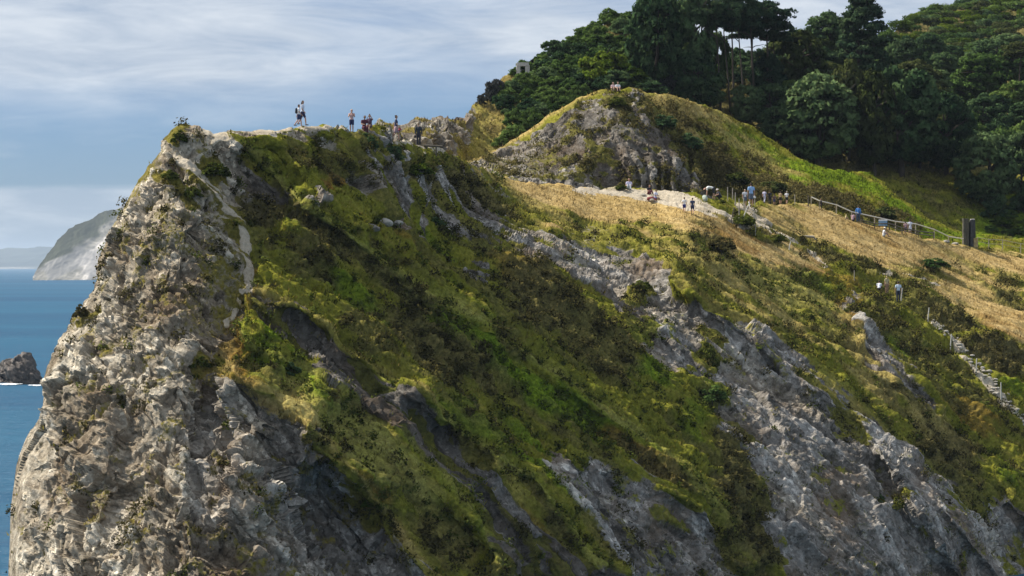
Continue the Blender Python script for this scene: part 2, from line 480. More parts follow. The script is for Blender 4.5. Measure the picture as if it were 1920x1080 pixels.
def at(s, px, py):
    """point of a sheet seen at a pixel of the photograph"""
    i = int(np.clip(np.searchsorted(s.xs, px), 0, len(s.xs) - 1))
    PX, PY = s.pp
    lo, hi = max(0, i - 14), min(len(s.xs), i + 15)
    a = np.hypot(PX[:, lo:hi] - px, PY[:, lo:hi] - py)
    r, c = np.unravel_index(np.argmin(a), a.shape)
    return Vector(s.P[r, lo + c])
def interp(pts):
    p = np.array(pts, float)
    return lambda x: np.interp(x, p[:, 0], p[:, 1])

# ================================================================== sheet A: headland, undercliff slope and meadow
topA = interp([(8, 1500), (14, 1080), (20, 955), (36, 850), (74, 775), (82, 700), (110, 640), (150, 575), (172, 535), (186, 490), (204, 440),
               (235, 378), (262, 335), (298, 285), (320, 246), (345, 230), (372, 234), (392, 238), (400, 246), (440, 247), (500, 243), (545, 236),
               (600, 233), (645, 238), (662, 246), (690, 240), (712, 236), (728, 240), (733, 262), (760, 266), (800, 272), (828, 280), (850, 292), (880, 302),
               (905, 314), (940, 332), (1000, 341), (1060, 346), (1130, 351), (1180, 350), (1240, 353), (1300, 362), (1340, 371), (1385, 381), (1430, 383),
               (1500, 381), (1540, 388), (1600, 412), (1650, 425), (1700, 437), (1760, 450), (1830, 460), (1920, 474), (2100, 500), (2400, 530), (2700, 560)])
DA0 = tps([(345, 235, 200), (250, 360, 199), (200, 480, 197), (100, 700, 193), (30, 900, 190), (20, 1080, 187), (300, 600, 187), (180, 800, 186), (300, 900, 178), (300, 1080, 172), (150, 1080, 180),
           (300, 400, 194), (450, 420, 197), (470, 600, 191), (450, 750, 185), (600, 1000, 180), (560, 237, 206), (500, 300, 203),
           (640, 240, 210), (700, 245, 214), (740, 262, 219), (830, 280, 232), (880, 305, 242), (700, 400, 206), (700, 600, 198), (700, 800, 188), (700, 950, 184),
           (900, 500, 214), (900, 700, 202), (900, 900, 192), (1000, 1080, 189), (1000, 450, 230), (950, 350, 250), (1000, 345, 256), (1100, 355, 264), (1100, 420, 250), (1100, 600, 220),
           (1100, 800, 206), (1200, 1000, 200), (1250, 356, 270), (1300, 430, 254), (1300, 600, 232), (1300, 800, 217), (1400, 1080, 208), (1400, 392, 270), (1500, 400, 278),
           (1500, 500, 260), (1500, 650, 240), (1600, 900, 224), (1700, 1080, 220), (1700, 445, 286), (1820, 465, 296), (1920, 478, 300), (1700, 560, 264), (1900, 620, 266), (1800, 800, 246),
           (1919, 900, 244), (1919, 1080, 236), (2060, 700, 266), (2060, 1080, 240), (2600, 560, 320), (2600, 800, 275), (2600, 1080, 245), (2600, 1400, 225), (300, 1400, 165), (1000, 1400, 180), (1700, 1400, 208)])
# beds that stand out as ribs: (line, how far they stand out in metres, width below, width above)
RIBS = [
    ([(425, 256), (478, 292), (530, 345), (560, 372), (640, 432), (700, 478), (800, 548), (900, 604), (1000, 668), (1100, 742), (1200, 815), (1290, 885), (1350, 950), (1400, 1030)], 0.62, 16, 80),
    ([(466, 542), (572, 578), (654, 650), (756, 706), (846, 782), (914, 842), (972, 924), (1020, 1000), (1060, 1080), (1100, 1160)], 0.95, 26, 60),
    ([(425, 600), (480, 655), (560, 690), (640, 735), (720, 780), (800, 850), (850, 905), (900, 985), (950, 1080), (980, 1150)], 0.8, 22, 50),
    ([(400, 705), (470, 730), (560, 765), (620, 840), (700, 930), (760, 1010), (830, 1080), (900, 1160)], 1.9, 60, 120),
    ([(1010, 420), (1120, 430), (1210, 472), (1270, 520), (1340, 572), (1430, 625), (1490, 680), (1560, 730), (1640, 795), (1700, 870), (1740, 960), (1800, 1080)], 1.6, 28, 90),
    ([(1585, 545), (1630, 620), (1690, 690), (1760, 760), (1850, 850), (1925, 930), (2000, 1010)], 1.1, 22, 60),
    ([(1040, 835), (1120, 850), (1200, 880), (1290, 925), (1380, 1010), (1430, 1080)], 1.2, 36, 40),
    ([(590, 262), (640, 330), (720, 372), (800, 410), (880, 440), (960, 462), (1020, 470)], -0.7, 40, 40),
    ([(1650, 830), (1690, 900), (1740, 980), (1800, 1060), (1850, 1140)], 1.2, 14, 22),
    ([(1695, 820), (1740, 900), (1800, 980), (1870, 1060), (1930, 1130)], 1.2, 14, 26),
    ([(1890, 925), (1930, 965), (1990, 1030)], 0.8, 20, 26),
    ([(860, 420), (940, 470), (1000, 500), (1060, 540)], 0.5, 14, 30),
    ([(700, 700), (800, 770), (900, 825), (1000, 900), (1060, 970), (1140, 1080)], 0.6, 18, 40),
    ([(560, 300), (600, 345), (640, 400), (700, 440)], 0.5, 14, 40),
]
def DA(px, py):
    D = DA0(px, py)
    shp = np.shape(px)
    px = np.atleast_1d(np.asarray(px, float)); py = np.atleast_1d(np.asarray(py, float))
    P = unproj(px, py, np.full(px.shape, 200.0))
    wx = px + 16 * perlin(P, 6.5, 801) + 4 * perlin(P, 1.6, 802); wy = py + 16 * perlin(P, 6.5, 803) + 4 * perlin(P, 1.6, 804)
    for pl, a, wl, wu in RIBS:
        sdv, t = line_sd(wx, wy, pl)
        e = np.where(sdv > 0, np.exp(-sdv / wu), np.exp(-(sdv / wl) ** 2))
        D = D - 2.6 * a * e * sstep(0, 0.06, t) * sstep(1, 0.94, t) * (0.8 + 0.7 * perlin(P, 3.0, 805))
    # broad buttresses of the headland
    D = D - 2.2 * blob(px, py, 120, 900, 90, 260, 12) - 1.6 * blob(px, py, 480, 850, 110, 150, 40) + 2.0 * blob(px, py, 395, 860, 40, 130, 5) + 2.4 * blob(px, py, 640, 1010, 70, 160, -38)
    D = D + 1.6 * blob(px, py, 500, 330, 50, 70, -30) + 0.3 * blob(px, py, 560, 620, 90, 30, 36)
    return D.reshape(shp)
def weightsA(px, py, P, d):
    P0_ = P
    P = along(P, 0.20)
    n = fbm(P, 2.4, 4, 11); n2 = fbm(P, 0.9, 3, 12); n3 = fbm(P, 7.0, 3, 13)
    wx = px + 34 * perlin(P, 3.0, 21) + 16 * perlin(P, 0.9, 22); wy = py + 34 * perlin(P, 3.0, 23) + 16 * perlin(P, 0.9, 24)
    Z = np.zeros(px.shape)
    # --- rock
    head = poly_in(wx, wy, [(300, 200), (395, 232), (430, 262), (485, 300), (535, 365), (520, 400), (455, 395), (470, 470), (470, 545), (445, 600), (425, 655), (400, 700), (470, 728), (545, 770), (590, 840),
                            (650, 930), (740, 1010), (830, 1085), (900, 1400), (-200, 1400), (-200, 700), (60, 500)], 10)
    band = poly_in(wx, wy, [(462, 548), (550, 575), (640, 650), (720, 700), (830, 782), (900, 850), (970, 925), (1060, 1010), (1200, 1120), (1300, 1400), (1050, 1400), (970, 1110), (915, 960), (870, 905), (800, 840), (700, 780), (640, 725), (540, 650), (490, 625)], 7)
    up = poly_in(wx, wy, [(570, 236), (735, 236), (735, 262), (820, 275), (870, 300), (960, 380), (1010, 430), (1025, 470), (950, 465), (860, 432), (780, 400), (700, 365), (645, 320), (600, 285)], 9)
    scree = poly_in(wx, wy, [(985, 428), (1100, 428), (1200, 470), (1280, 535), (1400, 605), (1480, 665), (1560, 735), (1640, 805), (1690, 860), (1730, 950), (1830, 1100), (1900, 1400), (1500, 1400), (1470, 1060), (1440, 980), (1370, 860),
                             (1345, 760), (1290, 700), (1200, 650), (1150, 560), (1060, 500), (985, 485)], 9)
    rec = poly_in(wx, wy, [(1030, 838), (1130, 858), (1220, 900), (1290, 960), (1400, 1060), (1450, 1400), (1220, 1400), (1180, 1080), (1120, 960), (1060, 890)], 8)
    rr = poly_in(wx, wy, [(1650, 840), (1700, 815), (1790, 880), (1880, 920), (2000, 1010), (2100, 1400), (1700, 1400), (1730, 960)], 9)
    thin = poly_in(wx, wy, [(1575, 545), (1600, 560), (1650, 640), (1710, 700), (1770, 770), (1750, 775), (1690, 710), (1630, 660)], 6)
    knob = blob(wx, wy, 610, 368, 18, 26, 20) + blob(wx, wy, 738, 421, 34, 10, 5) + 0.8 * blob(wx, wy, 780, 428, 26, 10, 10) + blob(wx, wy, 890, 505, 18, 9, 30)
    shelf = poly_in(wx, wy, [(400, 236), (560, 230), (660, 232), (735, 234), (735, 256), (660, 262), (600, 262), (540, 246), (440, 256)], 5)
    rock = np.clip(head + band * 0.85 + up * 0.8 + scree + rec + rr * 0.95 + thin + knob + shelf, 0, 1)
    # plants that have taken hold in the rock
    take = np.zeros(px.shape)
    for b in [(335, 252, 22, 26, -60, 1), (405, 318, 38, 22, 30, 1), (322, 330, 34, 14, 20, .9), (358, 362, 34, 15, 35, .9), (400, 330, 60, 26, 40, .6), (275, 300, 46, 13, -58, .8), (238, 380, 40, 10, -60, .7), (150, 585, 30, 12, -50, 1),
              (410, 500, 50, 44, 40, .75), (385, 600, 40, 26, 40, .6), (470, 420, 60, 34, 45, 1), (500, 385, 50, 24, 20, 1), (380, 680, 28, 18, 0, .9), (270, 480, 40, 24, 10, .45), (350, 540, 50, 22, 20, .55), (430, 560, 34, 30, 60, .8), (320, 390, 50, 20, 20, .4),
              (390, 440, 30, 24, 0, .6), (480, 740, 50, 14, 10, .7), (600, 860, 26, 60, -32, .6), (690, 950, 24, 60, -38, .6), (760, 1030, 24, 60, -42, .6), (260, 800, 20, 40, 0, .35), (230, 1000, 18, 30, 0, .3),
              (690, 262, 34, 16, 10, .9), (640, 275, 40, 22, 20, .8), (785, 315, 34, 18, 0, 1), (800, 290, 60, 14, 14, .8), (880, 350, 60, 26, 35, .9), (960, 400, 50, 16, 40, .7), (810, 410, 26, 12, 20, 1), (700, 300, 30, 20, 0, .6),
              (1330, 655, 30, 36, 0, .85), (1335, 735, 38, 24, 10, .9), (1200, 532, 24, 13, 0, .9), (1190, 600, 40, 30, 30, .8), (1400, 930, 40, 120, -12, .85), (1400, 1040, 50, 60, -20, .8), (1480, 640, 50, 14, 40, .8), (1685, 940, 16, 16, 0, 1), (1650, 928, 12, 12, 0, 1), (1590, 790, 60, 22, 48, .6),
              (1830, 930, 50, 40, 40, .8), (1760, 860, 60, 24, 50, .7), (1250, 970, 50, 16, 30, .6), (1130, 450, 80, 16, 12, .55), (1900, 1040, 30, 40, 30, .5), (1560, 960, 30, 40, 0, .3)]:
        take = np.maximum(take, b[5] * blob(wx, wy, *b[:5], nz=0.5 * n2))
    spot = sstep(0.16, 0.34, n + 0.5 * n2) * 0.75
    spot = spot * (0.30 + 0.70 * (up + band + 0.3 * blob(px, py, 330, 480, 200, 160, 0)).clip(0, 1))
    take = np.maximum(take * (1 - 0.25 * head), head * 0.50 * sstep(0.20, 0.42, fbm(P0_, 1.7, 4, 19, gain=.65) + .25 * blob(px, py, 330, 470, 140, 150, 0) - .15 * sstep(150, 60, px)))
    rock = np.clip(rock * (1 - np.maximum(take, spot) * 1.0), 0, 1)
    rock = rock * (1 - 0.4 * (scree + rr + rec).clip(0, 1) * sstep(0.16, 0.36, fbm(P0_, 2.2, 5, 29, gain=.65)))
    # --- dry grass
    mead = poly_in(wx, wy, [(872, 296), (905, 305), (945, 325), (1130, 345), (1290, 385), (1370, 425), (1470, 445), (1560, 500), (1540, 520), (1450, 492), (1330, 448), (1230, 432), (1130, 424), (1040, 408), (970, 372), (920, 340)], 14)
    mead2 = poly_in(wx, wy, [(1430, 378), (1525, 378), (1600, 408), (1700, 430), (1810, 455), (2100, 480), (2100, 560), (1920, 530), (1800, 508), (1690, 492), (1600, 478), (1510, 440), (1440, 408)], 14)
    strip = poly_in(wx, wy, [(1700, 512), (1760, 520), (1840, 545), (1920, 560), (2100, 600), (2100, 700), (1920, 640), (1860, 600), (1800, 562)], 12)
    dry = np.clip(mead + mead2 + strip, 0, 1)
    for b in [(1600, 620, 80, 16, 55, .55), (1750, 800, 90, 22, 45, .5), (1300, 470, 120, 20, 28, .45), (1420, 560, 160, 18, 38, .5), (1150, 410, 90, 14, 8, .5), (460, 735, 50, 14, 15, .8), (430, 660, 12, 50, -10, .8), (1640, 680, 40, 90, -38, .5), (500, 560, 20, 40, 0, .0), (545, 760, 40, 60, -30, .6)]:
        dry = np.maximum(dry, b[5] * blob(wx, wy, *b[:5], nz=0.4 * n2))
    # a thin bleached line along the tops of the ribs
    for k, a in ((0, .35), (1, .45), (2, .45), (3, .6), (4, .5)):
        sdv, t = line_sd(px + 10 * n2, py + 10 * n2, RIBS[k][0])
        rl = a * np.exp(-((sdv - 5) / 8.0) ** 2) * (0.6 + 0.8 * perlin(P, 5.0, 97)); dry = np.maximum(dry, rl)
    dry = dry * (1 - 0.55 * sstep(0.2, 0.6, n3 + .3 * n))
    glow = np.zeros(px.shape)
    for k, a in ((0, .32), (2, .3), (12, .3)):
        sdv, t = line_sd(px + 3 * n2, py + 3 * n2, RIBS[k][0])
        dry = np.maximum(dry, a * np.exp(-((sdv - 3) / 6.0) ** 2) * sstep(0, .04, t)); glow = np.maximum(glow, 0.8 * np.exp(-((sdv - 3) / 9.0) ** 2) * sstep(0, .04, t))
    # --- paths
    pth = np.zeros(px.shape)
    def trail(pl, w0, w1, a=1.0):
        sdv, t = line_sd(px + 8 * n2, py + 7 * n2, pl)
        ww = w0 + (w1 - w0) * t
        return a * sstep(ww * 1.3, ww * 0.6, np.abs(sdv))
    pth = np.maximum(pth, trail([(1080, 352), (1120, 354), (1180, 362), (1240, 371), (1290, 385), (1330, 396), (1372, 412)], 9, 11))
    pth = np.maximum(pth, trail([(1200, 362), (1270, 366), (1300, 378), (1330, 392)], 9, 12))
    pth = np.maximum(pth, trail([(1385, 383), (1400, 386), (1412, 396), (1428, 412), (1440, 424)], 6, 10))
    pth = np.maximum(pth, trail([(1440, 420), (1475, 442), (1510, 462), (1545, 492), (1562, 505)], 4, 3, .8))
    pth = np.maximum(pth, trail([(1385, 425), (1420, 428), (1440, 424)], 5, 5, .8))
    pth = np.maximum(pth, trail([(1625, 505), (1700, 514), (1760, 540)], 2.5, 2.5, .7))
    pth = np.maximum(pth, trail([(385, 240), (420, 252), (400, 262)], 8, 6, .9))
    pth = np.maximum(pth, trail([(330, 292), (365, 318), (400, 352), (430, 392)], 10, 8, .85))
    pth = np.maximum(pth, trail([(425, 390), (450, 425), (462, 470), (466, 520), (462, 545)], 9, 8, .9))
    pth = np.maximum(pth, trail([(450, 548), (445, 580), (425, 600)], 6, 5, .8))
    pth = np.maximum(pth, trail([(432, 248), (500, 243), (560, 238), (640, 240)], 5, 5, .8))
    pth = np.maximum(pth, trail([(738, 262), (800, 272), (830, 281)], 4, 4, .9))
    pth = np.maximum(pth, trail([(1752, 606), (1800, 652), (1842, 700), (1880, 745), (1930, 800)], 5, 10, .75))
    linek = np.zeros(px.shape)
    for k in (0, 1, 2, 3, 4, 12):
        sdv, t = line_sd(px + 6 * n2, py + 6 * n2, RIBS[k][0])
        linek = np.maximum(linek, sstep(-6, 2, sdv) * sstep(26, 12, sdv) * sstep(0, .05, t) * sstep(1, .9, t))
    # --- scrub and bracken
    sc = np.zeros(px.shape)
    for b in [(620, 440, 120, 34, 38, .9), (740, 520, 130, 36, 36, .85), (600, 500, 60, 36, 40, .8), (830, 660, 130, 44, 36, .9), (700, 640, 70, 26, 36, .7), (1000, 560, 80, 40, 30, .9), (1110, 640, 110, 42, 40, .8), (900, 460, 60, 24, 25, .7), (1000, 480, 60, 20, 30, .8), (960, 630, 60, 22, 38, .7),
              (640, 290, 60, 30, 35, .7), (560, 280, 40, 20, 20, .6), (800, 330, 90, 26, 20, .95), (890, 370, 80, 30, 38, .95), (480, 400, 50, 30, 30, 1), (1350, 452, 36, 19, 18, 1), (1320, 470, 80, 16, 30, .5), (1500, 520, 50, 12, 30, .5), (1640, 600, 50, 20, 45, .8), (1700, 640, 80, 16, 45, .7),
              (1800, 610, 90, 24, 32, .9), (1880, 660, 90, 26, 25, 1), (1720, 560, 60, 20, 30, .6), (1640, 500, 60, 14, 12, .7), (1840, 740, 50, 14, 20, .7), (1690, 730, 60, 12, 20, .8), (1550, 490, 40, 16, 30, .8), (1440, 440, 60, 14, 30, .8), (1480, 470, 60, 12, 30, .7), (1390, 410, 26, 16, 20, .8),
              (1870, 530, 60, 14, 30, .8), (1750, 492, 60, 14, 14, .9), (1380, 880, 40, 80, -15, .9), (1410, 1000, 50, 80, -20, .9), (1250, 880, 120, 22, 28, .7), (1780, 850, 80, 30, 45, .8), (900, 770, 80, 30, 36, .4), (620, 820, 60, 26, 45, .6), (760, 900, 90, 30, 48, .7), (850, 1010, 60, 60, 50, .8), (700, 830, 60, 20, 40, .4),
              (520, 560, 60, 20, 30, .8), (430, 640, 12, 46, 0, .6), (1020, 960, 70, 40, 50, .8), (1150, 990, 80, 50, 45, .6), (1560, 760, 60, 14, 45, .5), (1640, 780, 60, 18, 48, .7), (500, 680, 30, 20, 0, .7), (640, 745, 60, 10, 35, .7)]:
        sc = np.maximum(sc, b[5] * blob(wx, wy, *b[:5], nz=0.45 * n2))
    sc = np.maximum(sc, 0.6 * sstep(0.26, 0.46, fbm(P, 3.0, 4, 77) + 0.2 * n2) * (1 - mead) * (1 - mead2))
    sc = sc * (1 - 0.9 * linek)
    sc = np.maximum(sc, take * (0.55 + 0.4 * perlin(P, 1.2, 91)))
    sc = sc * (1 - sstep(.35, .7, np.clip(mead + mead2 + strip, 0, 1)) * (1 - blob(px, py, 1350, 452, 40, 22, 18)))
    # --- fresh green
    vv = np.zeros(px.shape)
    for b in [(640, 540, 90, 14, 40, .8), (820, 590, 110, 20, 38, .9), (960, 690, 120, 34, 38, 1), (1080, 760, 110, 30, 40, 1), (900, 780, 90, 24, 30, .8), (980, 820, 80, 24, 36, .8), (1220, 700, 60, 26, 45, .9), (1220, 620, 60, 30, 40, .4), (860, 450, 90, 18, 25, .6), (560, 420, 60, 16, 42, .5), (1060, 880, 60, 24, 40, .8),
              (560, 700, 90, 18, 32, .9), (680, 800, 90, 26, 42, .9), (780, 890, 80, 26, 46, .7), (480, 640, 40, 16, 40, .9), (900, 560, 90, 10, 40, .5), (1520, 520, 60, 20, 28, .8), (1700, 650, 40, 18, 30, .9), (1330, 480, 70, 20, 30, .5), (1400, 640, 90, 12, 40, .5), (1780, 490, 40, 12, 20, .7), (1900, 720, 50, 16, 10, .6), (1900, 880, 60, 14, 40, .6), (335, 250, 20, 24, -60, .7), (400, 320, 30, 20, 30, .6), (785, 315, 30, 16, 0, 1), (690, 940, 14, 14, 0, 1), (1335, 735, 34, 20, 10, .8), (1300, 790, 30, 40, 0, .5)]:
        vv = np.maximum(vv, b[5] * blob(wx, wy, *b[:5], nz=0.45 * n2))
    oc = np.zeros(px.shape)
    for b in [(625, 325, 26, 14, 20, .9), (1120, 600, 90, 20, 38, .6), (1200, 850, 110, 20, 32, .7), (1600, 590, 60, 10, 52, .7), (1400, 440, 50, 12, 20, .7), (1560, 530, 60, 14, 30, .5), (440, 640, 16, 60, -15, .8), (1830, 780, 70, 22, 35, .6), (780, 470, 60, 10, 35, .5), (470, 540, 8, 60, 0, .6), (430, 700, 60, 12, 10, .5), (1640, 440, 60, 8, 20, .5), (960, 520, 60, 16, 34, .5), (1880, 600, 50, 16, 20, .5), (700, 905, 50, 12, 45, .5), (1020, 960, 60, 10, 45, .4)]:
        oc = np.maximum(oc, b[5] * blob(wx, wy, *b[:5], nz=0.45 * n2))
    vv = np.maximum(vv, glow)
    vv = vv * (1 - 0.75 * head); sc = np.maximum(sc, head * 0.65 * (0.6 + perlin(P, 1.2, 92))); oc = np.maximum(oc, 0.25 * head)
    for b in [(560, 740, 90, 30, 36, .8), (690, 820, 110, 40, 44, .9), (790, 910, 90, 30, 52, .8), (870, 1000, 60, 24, 55, .6), (1500, 560, 120, 20, 36, .5), (1400, 520, 100, 18, 30, .5)]:
        vv = np.maximum(vv, b[5] * blob(wx, wy, *b[:5], nz=0.4 * n2)); sc = sc * (1 - 0.5 * blob(wx, wy, *b[:5], nz=0.4 * n2)); dry = np.maximum(dry, 0.35 * blob(wx, wy, *b[:5], nz=0.5 * n3))
    beige = np.clip(sstep(700, 330, px + 0.25 * (py - 500)) + 0.5 * sstep(0.05, .3, n3), 0, 1)
    beige = beige * (1 - 0.85 * blob(px, py, 520, 330, 70, 60, 40)) * (1 - 0.8 * blob(px, py, 640, 980, 100, 200, -38)) * (1 - 0.6 * blob(px, py, 400, 860, 50, 150, 0))  # greyer rock in the headland hollows: their shade is put into the colour
    smooth = np.clip(blob(wx, wy, 105, 900, 120, 310, 12) * 0.5 + blob(wx, wy, 1150, 890, 130, 40, 25) + blob(wx, wy, 1760, 980, 60, 130, -35) + blob(wx, wy, 740, 380, 120, 26, 25) + blob(wx, wy, 900, 430, 90, 22, 33) + 0.6 * blob(wx, wy, 1540, 980, 60, 130, -15), 0, 1)
    pth = pth * (1 - 0.6 * sstep(0.16, 0.4, n2 + 0.6 * perlin(P, 0.7, 95)) * (1 - 0.5 * poly_in(px, py, [(1180, 350), (1330, 365), (1330, 400), (1200, 375)], 10)))
    rock = rock * (1 - pth)
    return dict(rock=rock, dry=dry.clip(0, 1), scrub=sc.clip(0, 1), vivid=vv.clip(0, 1), path=pth.clip(0, 1), beige=beige, ochre=oc.clip(0, 1), smoothrock=smooth, dark=0.55 * band + 0.5 * blob(px, py, 500, 372, 60, 30, 20))  # dark holds the rock band's shade and a shadowed scrub patch as colour
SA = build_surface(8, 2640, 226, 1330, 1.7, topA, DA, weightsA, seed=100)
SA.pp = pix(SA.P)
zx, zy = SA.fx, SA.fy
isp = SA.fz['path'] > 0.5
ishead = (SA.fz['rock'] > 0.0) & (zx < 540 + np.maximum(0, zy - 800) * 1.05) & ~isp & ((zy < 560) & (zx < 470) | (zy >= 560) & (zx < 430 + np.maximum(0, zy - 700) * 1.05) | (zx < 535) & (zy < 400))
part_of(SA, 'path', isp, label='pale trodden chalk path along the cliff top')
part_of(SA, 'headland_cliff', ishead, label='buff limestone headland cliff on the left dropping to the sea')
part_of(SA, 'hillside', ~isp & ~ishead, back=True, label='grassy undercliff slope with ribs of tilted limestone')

# ================================================================== sheet B: the rocky knoll and the green bank behind it
topB = interp([(780, 300), (870, 302), (900, 296), (940, 275), (980, 250), (1030, 216), (1080, 185), (1110, 174), (1135, 168), (1165, 168), (1185, 166), (1230, 172), (1280, 184), (1330, 200), (1400, 232),
               (1450, 262), (1490, 292), (1540, 312), (1590, 322), (1632, 322), (1660, 345), (1700, 380), (1740, 408), (1790, 432), (1830, 440), (1960, 452), (2100, 470)])
DB0 = tps([(870, 320, 262), (950, 340, 264), (1000, 350, 266), (1100, 356, 269), (1200, 360, 273), (1300, 368, 275), (1400, 388, 278), (1500, 386, 283), (1600, 418, 290), (1700, 442, 295), (1830, 466, 302), (1960, 482, 306),
           (950, 270, 284), (1060, 200, 284), (1160, 170, 286), (1150, 260, 276), (1250, 300, 277), (1250, 200, 290), (1350, 290, 292), (1340, 340, 284), (1350, 215, 308), (1450, 330, 298), (1500, 300, 312), (1600, 330, 315), (1600, 380, 298), (1700, 385, 312), (1700, 420, 300), (1800, 436, 312), (1100, 500, 255), (1500, 520, 262), (1960, 560, 285), (870, 420, 245), (2600, 520, 330), (2600, 600, 300)])
def DB(px, py):
    shp = np.shape(px)
    px = np.atleast_1d(np.asarray(px, float)); py = np.atleast_1d(np.asarray(py, float))
    D = DB0(px, py)
    P = unproj(px, py, np.full(px.shape, 280.0))
    wx = px + 14 * perlin(P, 3, 701); wy = py + 10 * perlin(P, 3, 702)
    sdv, t = line_sd(wx, wy, [(1180, 168), (1225, 200), (1270, 238), (1320, 285), (1345, 320), (1352, 370)])
    D = D - 1.6 * np.where(sdv > 0, np.exp(-sdv / 60), np.exp(-(sdv / 22) ** 2))
    # upright ribs at the right foot of the knoll
    for x, w_, a in ((1222, 7, 1.2), (1243, 6, 1.3), (1266, 8, 1.8), (1284, 6, 1.4), (1304, 11, 2.6), (1200, 7, .9), (1180, 8, .7)):
        cx = x + (py - 320) * 0.14
        D = D - a * np.exp(-((wx - cx) / w_) ** 4) * sstep(268 - (x - 1180) * .1, 300, py)
    D = D + 0.5 * blob(px, py, 1150, 330, 26, 60, 0) + 1.5 * blob(px, py, 1110, 220, 26, 44, -20) - 1.2 * blob(px, py, 1075, 290, 40, 50, 0)
    return D.reshape(shp)
def weightsB(px, py, P, d):
    n = fbm(P, 2.4, 4, 111); n2 = fbm(P, 0.9, 3, 112)
    wx = px + 16 * perlin(P, 3.0, 121) + 9 * perlin(P, 0.9, 122); wy = py + 16 * perlin(P, 3.0, 123) + 9 * perlin(P, 0.9, 124)
    rock = poly_in(wx, wy, [(760, 280), (880, 285), (990, 262), (1060, 208), (1110, 184), (1150, 176), (1185, 172), (1230, 204), (1275, 245), (1318, 290), (1345, 340), (1352, 376), (1300, 420), (800, 420)], 6)
    edge = np.exp(-(np.maximum(0, d - 1) / 4.0) ** 2) * sstep(1150, 1100, px)
    take = np.zeros(px.shape)
    for b in [(1160, 190, 34, 12, 5, 1), (1240, 225, 60, 18, 40, .9), (1300, 290, 60, 18, 50, .9), (1290, 250, 30, 26, 40, .8), (1130, 285, 40, 14, 40, .8), (1020, 300, 40, 14, -20, .6), (1110, 300, 20, 40, 40, .7), (1180, 346, 20, 8, 0, 1), (1330, 330, 14, 40, -10, 1), (1180, 240, 30, 16, 30, .5), (950, 310, 40, 12, 20, .5), (1000, 330, 60, 8, 5, .7), (1060, 240, 30, 14, -30, .4)]:
        take = np.maximum(take, b[5] * blob(wx, wy, *b[:5], nz=0.5 * n2))
    take = np.maximum(take, 0.7 * sstep(0.14, 0.32, n + 0.4 * n2))
    rock0 = rock
    take = take * 0.85
    rock = rock * (1 - take) * (1 - 0.8 * edge)
    sc = np.maximum(take * 0.9 * rock0, 0)
    for b in [(1380, 340, 70, 22, 22, 1), (1440, 350, 80, 16, 18, .9), (1540, 370, 60, 14, 14, .9), (1350, 300, 34, 20, 50, .9), (1600, 395, 60, 12, 18, .7), (1410, 300, 40, 10, 40, .5), (1680, 410, 50, 10, 28, .6), (1300, 235, 40, 8, 30, .4), (1260, 205, 20, 8, 20, .6)]:
        sc = np.maximum(sc, b[5] * blob(wx, wy, *b[:5], nz=0.45 * n2))
    dry = np.clip(edge * 0.75 + 0.6 * poly_in(wx, wy, [(1170, 160), (1215, 165), (1300, 190), (1400, 236), (1350, 232), (1290, 225), (1330, 270), (1380, 320), (1350, 310), (1300, 262), (1240, 208)], 7), 0, 1)
    dry = np.maximum(dry, 0.45 * blob(wx, wy, 1420, 290, 120, 14, 34)) * (1 - 0.3 * sstep(0, .4, n))
    vv = np.zeros(px.shape)
    for b in [(1420, 280, 80, 22, 30, .7), (1520, 325, 90, 16, 18, 1), (1600, 340, 70, 16, 18, 1), (1700, 400, 80, 12, 38, 1), (1800, 445, 60, 12, 10, 1), (1380, 240, 50, 10, 28, .5), (1160, 188, 30, 8, 0, .5)]:
        vv = np.maximum(vv, b[5] * blob(wx, wy, *b[:5], nz=0.4 * n2))
    Z = np.zeros(px.shape)
    beige = np.clip(sstep(1050, 900, px) + 0.12 + 0.5 * n, 0, 1) * 0.7
    dk = 0.40 * rock; oc = 0.6 * blob(wx, wy, 1418, 345, 14, 24, 10, nz=.3 * n2) + 0.5 * blob(wx, wy, 1230, 346, 34, 8, 0, nz=.3 * n2)
    smooth = np.clip(blob(wx, wy, 1110, 215, 30, 40, -20) + 0.7 * blob(wx, wy, 1150, 330, 30, 50, 0), 0, 1)
    return dict(rock=rock.clip(0, 1), dry=dry, scrub=sc.clip(0, 1), vivid=vv.clip(0, 1), path=Z, beige=beige, ochre=oc.clip(0, 1), smoothrock=smooth, dark=dk)
SB = build_surface(800, 2640, 160, 560, 2.0, topB, DB, weightsB, seed=200, amp=0.66, wedge=14, edge_n=2.0, back=((1, -0.3), (5, -2), (15, -8), (30, -16)), bed=82.0, edged=14.0)
SB.pp = pix(SB.P)
isk = (SB.fz['rock'] > 0) & (SB.fx < 1360)
part_of(SB, 'rock_knoll', isk, label='grey limestone knoll with upright ribs behind the dry meadow')
part_of(SB, 'grass_bank', ~isk, back=True, label='sunlit green bank running down from the knoll to the fence')

